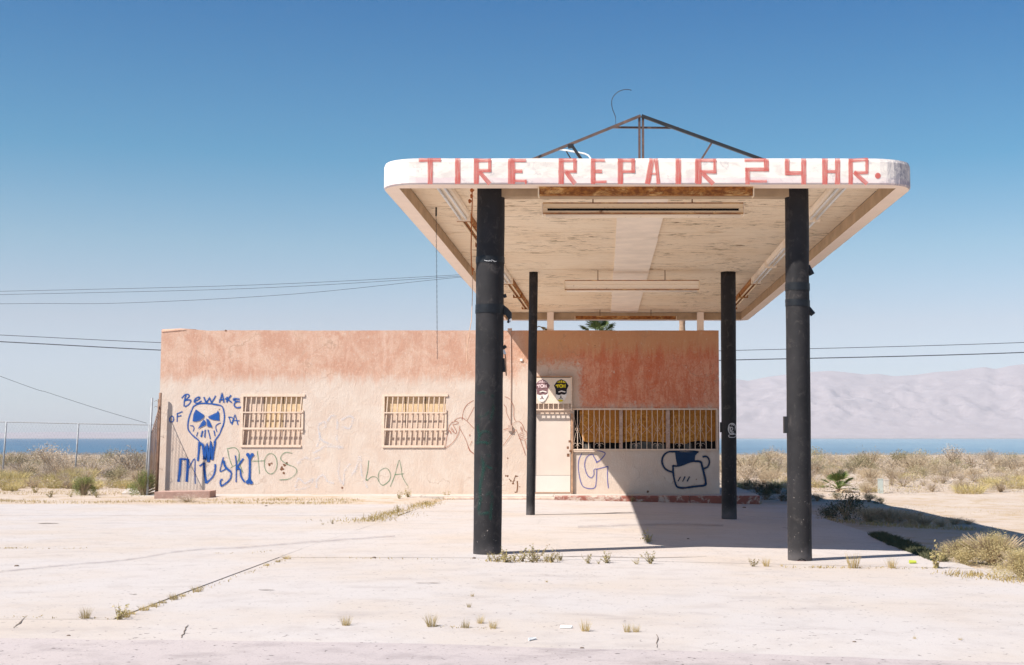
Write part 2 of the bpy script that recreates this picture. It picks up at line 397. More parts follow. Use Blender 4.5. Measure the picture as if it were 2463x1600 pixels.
def redkerb(nm, a0, a1):
    t = NT(nm); p = t.pos(); a = t.noise(p, 5, 7, .7, .6); b = t.noise(p, 25, 4)
    c = t.mix(t.smooth(a, a0, a1), (.25, .09, .07), (.50, .40, .34)); c = t.mix(t.math('MULTIPLY', t.smooth(b, .5, .7), .4), c, (.22, .11, .07))
    return t.fin(c, .85, .2)
M['kerb'] = redkerb('worn_red_kerb', .50, .64); M['kerb_half'] = redkerb('half_bare_red_kerb', .40, .58)
M['kerb_worn'] = basic('mostly_bare_kerb', (.52, .40, .33), .9, .2, 6, .2, .2, (.36, .17, .13))
M['kerb_faded'] = basic('faded_red_kerb', (.45, .29, .24), .9, .2, 6, .2, .2, (.50, .37, .30))
M['galv'] = basic('galvanised_steel', (.30, .31, .33), .5, .2, 10, .5)
M['rust_pole'] = basic('rusty_pole', (.25, .15, .105), .8, .35, 10, .3)
M['wire'] = basic('wire', (.05, .055, .07), .6, .1, 3, .3)
M['chain'] = basic('dark_chain', (.05, .045, .045), .6, .2, 10, .4)
M['cord'] = basic('orange_cord', (.50, .16, .045), .7, .2, 20, .3)
M['cord_pale'] = basic('faded_cord', (.70, .46, .32), .7, .2, 20, .3)
M['white'] = basic('white_paint', (.78, .77, .75), .6, .1, 12, .3)
M['white_pole'] = basic('off_white_marker', (.56, .50, .44), .6, .12, 8, .3)
M['green_pole'] = basic('grey_green_marker', (.42, .46, .43), .6, .12, 8, .3)
M['lime'] = basic('lime_scrap', (.42, .46, .06), .6, .1, 8, .3)
M['wood'] = basic('weathered_wood', (.16, .11, .08), .85, .3, 8, .2)
M['chip'] = basic('broken_plaster_brown', (.20, .10, .06), .95, .4, 30, .1)
M['crack'] = basic('crack_dirt', (.17, .13, .105), .95, .3, 30, .1)
M['terra'] = None
def spray(name, col, dens=1., soft=.35, grain=.35):
    t = NT(name); uv = t.n('ShaderNodeUVMap').outputs[0]; u = t.sep(uv)[0]
    e = t.math('SUBTRACT', 1., t.math('ABSOLUTE', t.math('SUBTRACT', t.math('MULTIPLY', u, 2.), 1.)))
    p = t.pos(); n1 = t.noise(p, 45, 3, .6); n2 = t.noise(p, 6, 4, .6)
    a = t.smooth(t.math('ADD', e, t.math('MULTIPLY', t.math('SUBTRACT', n1, .5), soft)), .02, soft + .05)
    a = t.math('MULTIPLY', a, t.math('SUBTRACT', dens, t.math('MULTIPLY', t.smooth(n2, .4, .7), grain)), clamp=True)
    c = t.mix(t.smooth(n1, .35, .7), col, tuple(k * .8 for k in col))
    t.fin(c, .8, .2); tr = t.n('ShaderNodeBsdfTransparent'); mx = t.n('ShaderNodeMixShader')
    t.L(a, mx.inputs[0]); t.L(tr.outputs[0], mx.inputs[1]); t.L(t.bs.outputs[0], mx.inputs[2]); t.L(mx.outputs[0], t.out.inputs[0])
    return t.m
M['sp_blue'] = spray('blue_spray', (.016, .085, .33), .98, .5, .15)
M['sp_navy'] = spray('navy_spray', (.012, .038, .095), .97, .5, .12)
M['sp_violet'] = spray('violet_spray', (.13, .13, .36), .9, .6, .2)
M['sp_green'] = spray('grey_green_spray', (.12, .25, .14), .78, .7, .35)
M['sp_pale'] = spray('pale_spray', (.72, .73, .79), .42, 1., .4)
M['sp_terra'] = spray('terracotta_spray', (.38, .135, .08), .9, .55, .35)
M['sp_teal'] = spray('teal_spray', (.012, .075, .058), .5, 1.1, .5)
M['sp_white'] = spray('white_sticker_paint', (.62, .60, .60), .95, .3, .1)
for k_ in ('sp_blue', 'sp_navy'): M[k_ + '_mist'] = spray(k_ + '_mist', {'sp_blue': (.05, .14, .38), 'sp_navy': (.03, .06, .12)}[k_], .48, 1.3, .3)
M['sp_streak'] = spray('grey_streak_spray', (.24, .20, .21), .3, 1.1, .25)
def brush():
    t = NT('red_brush_paint'); uv = t.n('ShaderNodeUVMap').outputs[0]; mp = t.n('ShaderNodeMapping'); t.L(uv, mp.inputs[0]); mp.inputs['Scale'].default_value = (5, .7, 1)
    s1 = t.noise(mp.outputs[0], 1.6, 4, .65); n1 = t.noise(t.pos(), 22, 3); u = t.sep(uv)[0]
    e = t.math('SUBTRACT', 1., t.math('ABSOLUTE', t.math('SUBTRACT', t.math('MULTIPLY', u, 2.), 1.)))
    c = t.mix(t.smooth(s1, .42, .62), (.50, .09, .075), (.63, .25, .215))
    a = t.math('MULTIPLY', t.smooth(t.math('ADD', e, t.math('MULTIPLY', t.math('SUBTRACT', s1, .5), .7)), -.12, .1), t.ramp(t.math('ADD', t.math('MULTIPLY', s1, .7), t.math('MULTIPLY', n1, .3)), [(.36, .95), (.66, .45)]))
    t.fin(c, .75, .2); tr = t.n('ShaderNodeBsdfTransparent'); mx = t.n('ShaderNodeMixShader')
    t.L(a, mx.inputs[0]); t.L(tr.outputs[0], mx.inputs[1]); t.L(t.bs.outputs[0], mx.inputs[2]); t.L(mx.outputs[0], t.out.inputs[0])
    return t.m
M['brush'] = brush()
def leaf(name, c1, c2, c3, tr=.28, nscale=3):
    t = NT(name); p = t.pos(); n = t.noise(p, nscale, 4, .7); g = t.n('ShaderNodeObjectInfo').outputs['Random']
    isl = t.n('ShaderNodeNewGeometry').outputs['Random Per Island']
    c = t.mix(t.smooth(n, .35, .65), c1, c2); c = t.mix(t.math('MULTIPLY', isl, .8), c, c3)
    hv = t.n('ShaderNodeHueSaturation'); t.L(c, hv.inputs['Color']); t.L(t.math('ADD', t.math('MULTIPLY', g, .5), .75), hv.inputs['Value'])
    t.fin(hv.outputs[0], .85, .15); tl = t.n('ShaderNodeBsdfTranslucent'); t.L(hv.outputs[0], tl.inputs[0]); mx = t.n('ShaderNodeMixShader'); mx.inputs[0].default_value = tr
    t.L(t.bs.outputs[0], mx.inputs[1]); t.L(tl.outputs[0], mx.inputs[2]); t.L(mx.outputs[0], t.out.inputs[0])
    return t.m
M['leaf_sage'] = leaf('sage_leaf', (.35, .28, .205), (.46, .37, .275), (.52, .43, .34))
M['leaf_olive'] = leaf('olive_leaf', (.23, .205, .115), (.33, .28, .165), (.41, .345, .215))
M['leaf_dry'] = leaf('dry_twig', (.50, .39, .25), (.58, .47, .33), (.42, .32, .21))
M['leaf_lilac'] = leaf('bleached_twig', (.54, .45, .385), (.62, .53, .46), (.46, .38, .31))
M['leaf_straw'] = leaf('straw', (.44, .33, .13), (.52, .41, .20), (.36, .26, .10), .3)
M['leaf_yellow'] = leaf('yellow_green_grass', (.52, .42, .19), (.60, .50, .27), (.45, .37, .16), .3)
M['leaf_green'] = leaf('green_leaf', (.15, .19, .055), (.23, .26, .09), (.30, .31, .13), .3)
M['leaf_weed'] = leaf('weed_leaf', (.30, .265, .10), (.40, .345, .15), (.46, .37, .20), .4)
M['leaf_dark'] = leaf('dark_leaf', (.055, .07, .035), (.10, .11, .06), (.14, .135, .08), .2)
M['leaf_palm'] = leaf('palm_leaf', (.05, .085, .022), (.09, .135, .04), (.17, .19, .06), .25)
M['leaf_tumble'] = leaf('tumbleweed_leaf', (.58, .46, .24), (.66, .54, .33), (.45, .39, .18), .4, 1.6)
M['twig'] = basic('twig', (.38, .29, .20), .9, .3, 10, .1)
# ---------------------------------------------------------------- ground, paving, road, lake, hills
def graded(lst):
    out = []
    for a, b, st in lst:
        n = max(1, round((b - a) / st)); out += [a + (b - a) * i / n for i in range(n)]
    out.append(lst[-1][1]); return out
xs = graded([(-7000, -1000, 1500), (-1000, -200, 100), (-200, -60, 12), (-60, -20, 3), (-20, 16, .45), (16, 60, 2.5), (60, 200, 10), (200, 1000, 100), (1000, 8000, 1500)])
ys = graded([(-60, 6, 8), (6, 28, 1.), (28, 50, .4), (50, 120, 3), (120, 300, 12), (300, 900, 60)])
mb = MB(); vs = [(x, y, tz(x, y)) for y in ys for x in xs]; nx = len(xs)
mb.add(vs, [(j * nx + i, j * nx + i + 1, (j + 1) * nx + i + 1, (j + 1) * nx + i) for j in range(len(ys) - 1) for i in range(nx - 1)])
tag(mb.build('ground', M['sand'], smooth=True, origin=Vector((0, 0, 0))), kind='structure')

def slab(name, x0, x1, y0, y1, mat, parent, dz=0., th=.1, step=.8, gap=.006, wob=.010):
    """one poured slab that follows the fall of the ground, its edges a little broken"""
    x0 += gap / 2; x1 -= gap / 2; y0 += gap / 2; y1 -= gap / 2
    nx_ = max(1, round((x1 - x0) / step)); ny_ = max(1, round((y1 - y0) / step)); m = MB(); top = []
    for j in range(ny_ + 1):
        for i in range(nx_ + 1):
            x = lerp(x0, x1, i / nx_); y = lerp(y0, y1, j / ny_)
            w = lambda k: abs(mnoise.noise((x * 1.7 + k, y * 1.7, k))) * wob
            xx = x + (w(3) if i == 0 else -w(7) if i == nx_ else 0); yy = y + (w(11) if j == 0 else -w(17) if j == ny_ else 0)
            top.append((xx, yy, zg(x, y) + dz))
    n1 = nx_ + 1; fs = [(j * n1 + i, j * n1 + i + 1, (j + 1) * n1 + i + 1, (j + 1) * n1 + i) for j in range(ny_) for i in range(nx_)]
    ring = [i for i in range(n1)] + [(j + 1) * n1 - 1 for j in range(1, ny_ + 1)] + [ny_ * n1 + i for i in range(nx_ - 1, -1, -1)] + [j * n1 for j in range(ny_ - 1, 0, -1)]
    b0 = len(top); top += [(top[i][0], top[i][1], top[i][2] - th) for i in ring]
    for k in range(len(ring)):
        k2 = (k + 1) % len(ring); fs.append((ring[k2], ring[k], b0 + k, b0 + k2))
    m.add(top, fs); return m.build(name, mat, parent)
lot = thing('forecourt', (0, 20, 0), None, None); lot['kind'] = 'structure'
mats = M['concrete']
for (x0, x1, y0, y1, dz) in [
    (-40, -5.2, 9.4, 10.75, -.004), (-5.2, 5.6, 9.4, 10.75, .002), (5.6, 40, 9.4, 10.75, 0),
    (-40, -12.1, 10.75, 17.45, 0), (-12.1, -3.9, 10.75, 17.45, .004), (-3.9, 4.5, 10.75, 16.22, -.003), (4.5, 13, 10.75, 16.22, .001), (13, 40, 10.75, 16.22, 0),
    (-40, -12.1, 17.45, 25.9, .002), (-12.1, -3.93, 17.45, 25.9, 0), (-3.93, 4.5, 16.22, 21.4, .002), (-3.95, 4.55, 21.4, 27.6, -.002), (-3.97, 4.6, 27.6, 33.84, .001),
    (-40, -12.1, 25.9, 31.2, 0), (-12.1, -3.97, 25.9, 31.0, .003)]:
    slab('concrete_slab', x0, x1, y0, y1, mats, lot, dz, step=.3 if y1 < 11 else .8)
for (x0, x1, y0, y1, dz) in [(4.72, 9.5, 17.3, 22.2, -.05), (4.8, 9.2, 22.2, 27.2, -.055)]:
    o = slab('old_paving_slab', x0, x1, y0, y1, M['oldpave'], lot, dz, wob=.12)
def gmap(px, py, off=0):
    g = G(px, py); return g + Vector((0, 0, .006 + off))
# cracks that cross the slabs
CR = [[(452, 1504), (447, 1512), (444, 1522), (439, 1528), (437, 1536)], [(60, 1487), (50, 1498), (40, 1505), (32, 1512)], [(1580, 1528), (1582, 1540), (1579, 1552), (1581, 1560)],
      [(1300, 1341), (1420, 1339), (1560, 1343), (1700, 1339)], [(310, 1430), (322, 1431), (331, 1431)], [(620, 1420), (640, 1419), (660, 1420)], [(90, 1260), (120, 1259), (140, 1260)],
      [(1000, 1402), (1030, 1403), (1060, 1402)], [(1880, 1270), (1920, 1274), (1945, 1273)], [(1390, 1237), (1460, 1235), (1520, 1233)]]
for k, c in enumerate(CR):
    m = MB(); n = len(c) * 3; pts = [(p[0] + R.uniform(-2, 2), p[1] + R.uniform(-.6, .6)) for p in smooth_pts(c, 3)]
    w = [2.0 * (.4 + .8 * math.sin(math.pi * (i + .5) / len(pts))) for i in range(len(pts))]
    if k in (3, 4, 5, 6, 7, 8, 9): w = [v * .3 for v in w]
    ribbon(m, pts, w, gmap, 0, jag=.5); m.build('crack', M['crack'], lot)
m = MB(); pts = smooth_pts([(-60, 1384), (150, 1362), (300, 1349), (450, 1326), (600, 1317), (760, 1304), (950, 1291)], 6); ribbon(m, pts, 7, gmap, .004); m.build('grey_streak', M['sp_streak'], lot)  # faint arc: the shadow of a wire painted on the slab
m = MB(); pts = smooth_pts([(1390, 1268), (1520, 1264), (1640, 1262), (1740, 1266)], 6); ribbon(m, pts, 9, gmap, .004); m.build('grey_streak', M['sp_streak'], lot)
# street at the bottom edge
mb = MB()
xr = [-60 + 4 * i for i in range(31)]
xr = [-60 + 4 * i for i in range(11)] + [-18 + .25 * i for i in range(145)] + [20 + 4 * i for i in range(11)]; nr = len(xr)
yr = [-12, -4, 2, 6, 8, 9.0, 9.2, 9.35, 9.45, 1]
def redge(x): return 9.68 - .055 * max(-8, min(8, x)) + .07 * mnoise.noise((x * .7, 0, 3)) + .035 * mnoise.noise((x * 3.1, 0, 3)) + .02 * mnoise.noise((x * 9, 0, 6))
vs = []
for y in yr:
    for x in xr:
        e = redge(x); yy = e if y == 1 else min(y, e - .02 * (10 - y)); vs.append((x, yy, zg(x, max(9.2, yy)) + (.0135 if y != 1 else .008)))
mb.add(vs, [(j * nr + i, j * nr + i + 1, (j + 1) * nr + i + 1, (j + 1) * nr + i) for j in range(len(yr) - 1) for i in range(nr - 1)])
tag(mb.build('road', M['asphalt'], origin=Vector((0, 0, 0))), kind='structure')

# lake
def watermat():
    t = NT('lake_water'); p = t.pos((.02, .006, 1)); n = t.noise(p, 3, 6, .7); n2 = t.noise(t.pos((.002, .0006, 1)), 2, 4)
    c = t.mix(t.smooth(n2, .35, .65), (.014, .075, .15), (.024, .10, .185))
    pale = t.smooth(t.math('ADD', t.sep(t.pos())[0], t.math('MULTIPLY', n2, 400)), -200, 900)  # paler to the right, the haze put into the water's colour
    c = t.mix(t.math('MULTIPLY', pale, t.ramp(n, [(.35, .55), (.65, 1.)])), c, (.25, .35, .40))
    t.bump(n, .5, 2.); return t.fin(c, .3, .25)
mb = MB(); mb.add([(-9000, 560, -9), (12000, 560, -9), (12000, 8300, -9), (-9000, 8300, -9)], [(0, 1, 2, 3)])
tag(mb.build('lake', watermat(), origin=Vector((0, 0, 0))), kind='structure')
# mountains across the lake
RIDGE = [(-1500, 1044), (-300, 1043), (0, 1041), (150, 1039), (300, 1040), (500, 1030), (800, 985), (1100, 960), (1400, 945), (1600, 930), (1740, 914), (1770, 912), (1800, 916), (1850, 906), (1900, 900), (1960, 894), (2000, 892), (2050, 897), (2080, 901), (2110, 899),
         (2150, 905), (2200, 902), (2250, 895), (2300, 892), (2340, 886), (2370, 883), (2395, 888), (2430, 880), (2463, 876), (2600, 878), (3000, 884), (3600, 900)]
def ridge(px):
    for (a, za), (b, zb) in zip(RIDGE, RIDGE[1:]):
        if a <= px <= b: return lerp(za, zb, (px - a) / (b - a))
    return RIDGE[0][1] if px < RIDGE[0][0] else RIDGE[-1][1]
def mountmat():
    t = NT('desert_mountain'); p = t.pos((.004, .004, .006)); n = t.noise(p, 2, 7, .7)
    c = t.ramp(n, [(.3, (.28, .235, .24)), (.7, (.36, .31, .315))]); return t.fin(c, .95, .1)
mb = MB(); YM0, YM1 = 8250, 9900; NXm, NYm = 560, 80
vs = []
for j in range(NYm + 1):
    v = j / NYm; y = lerp(YM0, YM1, v)
    for i in range(NXm + 1):
        px = lerp(-1450, 3550, i / NXm); x = (px - PPX) / FPX * y
        top = Z(ridge(px), YM1) + 9
        wx_ = x * .0032 + .6 * mnoise.noise((x * .0009, y * .0009, 1)); wy_ = y * .0032 + .6 * mnoise.noise((x * .0009, y * .0009, 8))
        rd = sum(.68 ** k * (1 - abs(mnoise.noise((wx_ * 2 ** k, wy_ * 2 ** k * .7, 4 + k))) * 2) for k in range(6)) / 2.75
        prof = .05 * sstep(0, .15, v) + .95 * max(0, (v - .12) / .88) ** 1.05
        h = top * (prof + .17 * (rd - .45) * math.sin(math.pi * min(1, v)) ** .9 * sstep(.05, .4, v))
        vs.append((x, y, -9.5 + max(0, h)))
mb.add(vs, [(j * (NXm + 1) + i, j * (NXm + 1) + i + 1, (j + 1) * (NXm + 1) + i + 1, (j + 1) * (NXm + 1) + i) for j in range(NYm) for i in range(NXm)])
tag(mb.build('mountains', mountmat(), smooth=True, origin=Vector((0, 0, 0))), kind='structure')
mb = MB(); sh = [(x, 8000 + 160 * mnoise.noise((x * .0011, 0, 0)) + 60 * mnoise.noise((x * .006, 2, 0))) for x in range(-8000, 10000, 150)]
n = len(sh); mb.add([(x, y, -9.3) for x, y in sh] + [(x, y + 60, -7.5) for x, y in sh] + [(x, 8300, -6) for x, y in sh],
                    [(k * n + i, k * n + i + 1, (k + 1) * n + i + 1, (k + 1) * n + i) for k in (0, 1) for i in range(n - 1)])
tag(mb.build('far_shore', basic('far_shore_soil', (.30, .24, .19), .95, .3, .01), origin=Vector((0, 0, 0))), kind='structure')
# the air over the lake
def hazemat():
    m = bpy.data.materials.new('haze_air'); m.use_nodes = True; t = m.node_tree; t.nodes.clear()
    o = t.nodes.new('ShaderNodeOutputMaterial'); v = t.nodes.new('ShaderNodeVolumePrincipled')
    v.inputs['Color'].default_value = (.89, .90, .98, 1); v.inputs['Density'].default_value = HAZE; v.inputs['Anisotropy'].default_value = 0.
    t.links.new(v.outputs[0], o.inputs[1]); return m
HAZE = .72e-4
mb = MB(); mb.box(-9500, 12500, -200, 10400, -16, 585)
tag(mb.build('haze', hazemat(), origin=Vector((0, 0, 0))), kind='stuff')
# ---------------------------------------------------------------- the building
bld = thing('station_building', ((XL0 + XR0) / 2, YW + 4, ZWALK), 'low flat-roofed stucco building, salmon over cream, covered in graffiti', 'building')
WMAT = wallmat()
def pxrect(x0, x1, y0, y1): return (X(x0, YW, (y0 + y1) / 2), X(x1, YW, (y0 + y1) / 2), Z(y1, YW), Z(y0, YW))
WIN1 = pxrect(583, 727, 951.5, 1073); WIN2 = pxrect(923, 1071.5, 951, 1074); SHOP = pxrect(1381, 1722, 986, 1080); DOOR = pxrect(1282, 1373, 996, 1185)
TH = .24
def wall_holes(name, x0, x1, z0, z1, holes, mat, parent):
    gx = sorted({x0, x1, *[h[0] for h in holes], *[h[1] for h in holes], *[x0 + (x1 - x0) * i / 48 for i in range(49)]})
    gz = sorted({z0, z1, *[h[2] for h in holes], *[h[3] for h in holes]})
    m = MB(); idx = {}
    def v(i, j, k):
        key = (i, j, k)
        if key not in idx:
            z = gz[j]
            if j == len(gz) - 1: z += .014 * mnoise.noise((gx[i] * 2.3, 0, 7)) + .01 * mnoise.noise((gx[i] * .5, 0, 2)) + (.022 if i < 4 else 0)
            idx[key] = len(m.v); m.v.append(Vector((gx[i], YW + (TH if k else 0), z)))
        return idx[key]
    def q(*a): m.f.append([v(*t) for t in a]); m.mi.append(0); m.uv.append([(0, 0)] * 4)
    nxx, nzz = len(gx) - 1, len(gz) - 1
    def hole(i, j):
        if i < 0 or j < 0 or i >= nxx or j >= nzz: return True
        cx, cz = (gx[i] + gx[i + 1]) / 2, (gz[j] + gz[j + 1]) / 2
        return any(h[0] < cx < h[1] and h[2] < cz < h[3] for h in holes)
    for i in range(nxx):
        for j in range(nzz):
            if hole(i, j): continue
            q((i, j, 0), (i + 1, j, 0), (i + 1, j + 1, 0), (i, j + 1, 0)); q((i + 1, j, 1), (i, j, 1), (i, j + 1, 1), (i + 1, j + 1, 1))
            if hole(i, j - 1): q((i, j, 1), (i + 1, j, 1), (i + 1, j, 0), (i, j, 0))
            if hole(i, j + 1): q((i, j + 1, 0), (i + 1, j + 1, 0), (i + 1, j + 1, 1), (i, j + 1, 1))
            if hole(i - 1, j): q((i, j, 0), (i, j + 1, 0), (i, j + 1, 1), (i, j, 1))
            if hole(i + 1, j): q((i + 1, j, 1), (i + 1, j + 1, 1), (i + 1, j + 1, 0), (i + 1, j, 0))
    return m.build(name, mat, parent)
wall_holes('wall', XL0, XR0, -.3, ZT, [WIN1, WIN2, SHOP, DOOR], WMAT, bld)
YB = YW + 8.0
for nm, a in [('wall', (XL0, XL0 + TH, YW + TH, YB)), ('wall', (XR0 - TH, XR0, YW + TH, YB)), ('wall', (XL0 + TH, XR0 - TH, YB - TH, YB))]:
    m = MB(); m.box(*a, -.3, ZT - .004); m.build(nm, WMAT, bld)
m = MB(); m.box(XL0 + TH, XR0 - TH, YW + TH, YB - TH, ZT - .62, ZT - .42); m.build('roof', M['walk'], bld)
m = MB(); m.box(XL0 + TH, XR0 - TH, YW + TH + .9, YW + TH + 1.0, -.3, ZT - .62); m.build('inner_wall', M['void'], bld)
m = MB(); m.box(XL0 + TH, XR0 - TH, YW + TH, YW + TH + .9, -.3, -.2); m.build('floor', M['void'], bld)
# broken-off bit on the parapet and rounded left end
m = MB(); m.tube([(XL0 + .01, YW + .03, ZT - .02), (XL0 + .5, YW + .03, ZT + .012), (XL0 + .9, YW + .04, ZT + .004)], [.05, .045, .03], 6); m.build('parapet_cap', WMAT, bld, True)

def barred_window(rect, rails, nb, yellow):
    x0, x1, z0, z1 = rect; w = thing('window', ((x0 + x1) / 2, YW, z0), None, None); place(w, ((x0 + x1) / 2, YW, z0), bld)
    m = MB(); f = .045; yb, yf = YW + .02, YW - .03
    m.box(x0 - .03, x0 + .02, yf, yb, z0 - .03, z1 + .03); m.box(x1 - .02, x1 + .03, yf, yb, z0 + .35, z1 - .38)
    m.box(x0 + .021, x1 + .06, yf, yb, z1 - .03, z1 + .03); m.box(x0 + .021, x1 - .021, yf, yb, z0 - .03, z0 + .03)
    m.build('frame', M['grille'], w)
    for z, h in rails:
        m = MB(); m.box(x0 + .022, x1 + (.03 if h > .04 else .01), yf - .016, yf - .001, z - h / 2, z + h / 2); m.build('rail', M['grille'], w)
    for k in range(nb):
        x = lerp(x0 + .065, x1 - .06, k / (nb - 1)); dx = [0, -.03, -.05, -.085][0]
        m = MB(); lean = -.075 if k < nb else 0
        m.bar((x + .035, yf + .018, z1 - .028), (x - .045, yf + .018, z0 + .026), .026, .014, (0, 1, 0)); m.build('bar', M['grille'], w)
    n3 = [x0, lerp(x0, x1, .345), lerp(x0, x1, .665), x1]
    for k in range(3):
        for j, (za, zb) in enumerate([(z0, z0 + (z1 - z0) * .33), (z0 + (z1 - z0) * .33, z0 + (z1 - z0) * .66), (z0 + (z1 - z0) * .66, z1)]):
            m = MB(); m.box(n3[k] + .010, n3[k + 1] - .010, YW + .075 + .012 * (2 - j), YW + .10 + .012 * (2 - j), za + .004, zb + .012)
            m.build('board', M['board_yellow'] if (k, j) in yellow else M['board_cream'], w)
    m = MB(); m.box(x0 + .002, x1 - .002, YW + .17, YW + .19, z0 + .002, z1 - .002); m.build('backing', M['chip'], w)
    return w
barred_window(WIN1, [(Z(992, YW), .032), (Z(1031, YW), .052)], 12, {(1, 2), (2, 2), (1, 1)})
barred_window(WIN2, [(Z(993, YW), .032), (Z(1033, YW), .052)], 12, {(0, 2), (1, 2), (2, 2)})
# shop window
x0, x1, z0, z1 = SHOP
sw = thing('shop_window', ((x0 + x1) / 2, YW, z0), None, None); place(sw, ((x0 + x1) / 2, YW, z0), bld)
yf = YW - .06
m = MB(); fz0, fz1 = Z(1082.5, YW), Z(983, YW); fx0, fx1 = X(1372, YW), X(1725, YW)
m.box(fx0, fx1, yf, yf + .03, fz1 - .035, fz1 + .005); m.box(fx0 + .05, fx1 + .012, yf, yf + .03, fz0 - .01, fz0 + .025); m.box(fx1 - .022, fx1 + .01, yf - .002, yf + .032, fz0 + .026, fz1 - .036)
m.build('grille_frame', M['grille'], sw)
BX = [1370 + v / 6.263 for v in (120, 200, 285, 368, 448, 530, 608, 688, 852, 926, 1002, 1080, 1163, 1243, 1323, 1407, 1567, 1650, 1728, 1810, 1890, 1970, 2055, 2137)]
for k, bx in enumerate(BX):
    xx = X(bx, yf); m = MB(); m.box(xx - .0085, xx + .0085, yf + .006, yf + .022, fz0 + .026, fz1 - .036); m.build('bar', M['grille'], sw)
zm = Z(1032.5, yf); zr = Z(1070, yf)
for c in (120, 448, 1002, 1323, 1650, 1970):
    xc = X(1370 + c / 6.263, yf); s = .137 if c != 120 else .1; m = MB()
    for sx in (-1, 1):
        for szn in (-1, 1):
            m.tube([(xc, yf - .004, zm), (xc + sx * s * .5, yf - .005, zm + szn * .13), (xc + sx * s * .95, yf - .004, zm + szn * .36)], .0032, 4)
        m.tube([(xc + sx * (.035 + .03 * math.cos(a)), yf - .006, zm + .03 * math.sin(a)) for a in [i * math.pi / 4 for i in range(9)]], .0036, 4)
        m.tube([(xc + sx * .27, yf - .004, zm), (xc + sx * .14, yf - .005, zm + .14)], .003, 4); m.tube([(xc + sx * .27, yf - .004, zm), (xc + sx * .14, yf - .005, zm - .14)], .003, 4)
        m.tube([(xc + sx * (.06 + .045 * math.cos(a)), yf - .006, zr + .04 * math.sin(a)) for a in [i * math.pi / 5 for i in range(8)]], .0042, 4)
    m.build('scroll', M['grille'], sw)
for mx, wd in ((1493.5, 8.5), (1606.5, 9.5)):
    m = MB(); m.box(X(mx - wd / 2, YW), X(mx + wd / 2, YW), YW + .02, YW + .10, z0, z1); m.build('mullion', M['grille_pink'], sw)
m = MB(); m.box(X(1722, YW), X(1730, YW) - .004, YW - .045, YW + .03, z0 - .02, Z(988, YW)); m.build('side_trim', M['grille_pink'], sw)
def jag_board(xa, xb, bots):
    m = MB(); n = len(bots); ya, yb_ = YW + .11, YW + .125
    top = z1 - .002; pts = [(X(lerp(xa, xb, i / (n - 1)), YW), Z(b, YW)) for i, b in enumerate(bots)]
    vs = [(px_, ya, z) for px_, z in pts] + [(px_, ya, top) for px_, z in pts] + [(px_, yb_, z) for px_, z in pts] + [(px_, yb_, top) for px_, z in pts]
    fs = []
    for i in range(n - 1): fs += [(i, i + 1, n + i + 1, n + i), (2 * n + i + 1, 2 * n + i, 3 * n + i, 3 * n + i + 1), (2 * n + i, 2 * n + i + 1, i + 1, i)]
    m.add(vs, fs); m.build('plywood_board', M['osb'], sw)
jag_board(1394, 1489, [1040, 1062, 1064, 1063, 1065, 1063, 1066, 1064, 1066, 1065]); jag_board(1498, 1602, [1064, 1063, 1062, 1060, 1061, 1062, 1063, 1062, 1064, 1064])
jag_board(1612, 1722, [1066, 1067, 1066, 1068, 1067, 1063, 1061, 1060, 1062, 1060, 1063, 1060])
m = MB(); m.box(x0 + .002, x1 - .002, YW + .19, YW + .21, z0 + .002, z1 - .002); m.build('dark_opening', M['void'], sw)
m = MB()
for (a, b, t_) in [(1515, 1600, 1068), (1400, 1420, 1068), (1648, 1664, 1067), (1536, 1566, 1063)]:
    m.box(X(a, YW), X(b, YW), YW + .15 + R.uniform(0, .03), YW + .185, z0 + .004, Z(t_, YW))
m.build('debris', M['junk_grey'], sw)
# ledge under the shop window, chipped
m = MB(); m.box(X(1376, YW), X(1432, YW), YW - .05, YW - .002, Z(1087, YW), Z(1083.5, YW)); m.build('ledge', M['grille'], sw)

# door and the board over it
x0, x1, z0, z1 = DOOR
dr = thing('door', ((x0 + x1) / 2, YW, z0), None, None); place(dr, ((x0 + x1) / 2, YW, z0), bld)
zk = Z(1144, YW)
m = MB(); m.box(x0 + .01, x1 - .012, YW + .02, YW + .06, zk + .008, z1 - .004); m.build('door_leaf', M['door'], dr)
m = MB(); m.box(x0 + .012, x1 - .014, YW + .012, YW + .058, z0 + .01, zk); m.build('kick_panel', M['door_low'], dr)
m = MB(); m.box(x1 + .004, x1 + .055, YW - .07, YW + .05, z0 - .02, z1 + .02); m.build('jamb', M['jamb'], dr)
m = MB(); m.box(x0 - .05, x0 - .004, YW - .05, YW + .05, z0 - .02, z1 + .02); m.build('jamb', M['grille'], dr)
m = MB(); m.box(x0 + .02, x1 - .02, YW - .01, YW + .03, z0 - .012, z0 + .008); m.build('threshold', M['jamb'], dr)
m = MB()
for (px, py, s) in [(1370, 1062, .05), (1366, 1077, .055), (1367, 1095, .07), (1372, 1085, .05)]:
    a = P(px, py, YW - .005); m.box(a.x - s / 2, a.x + s / 2, YW - .09, YW - .072, a.z - s * .6, a.z + s * .6)
m.build('lock_plate', M['chip'], dr)
tb = thing('transom', (X(1328, YW), YW, Z(998, YW)), None, None); place(tb, (X(1328, YW), YW, Z(998, YW)), bld)
yt = YW - .13
tx0, tx1 = X(1279, yt), X(1375, yt)
m = MB(); m.box(tx0, tx1, yt, yt + .02, Z(971, yt), Z(909, yt)); m.build('board', M['board'], tb)
m = MB(); zt0, zt1 = Z(984, yt), Z(971, yt)
m.box(tx0, tx1, yt - .004, yt + .02, zt0 - .035, zt0); m.box(tx1 - .02, tx1 + .012, yt - .006, yt + .10, zt0 - .04, Z(907, yt)); m.box(tx0 - .01, tx0 + .012, yt - .006, yt + .10, zt0 - .04, Z(907, yt))
m.build('security_frame', M['grille'], tb)
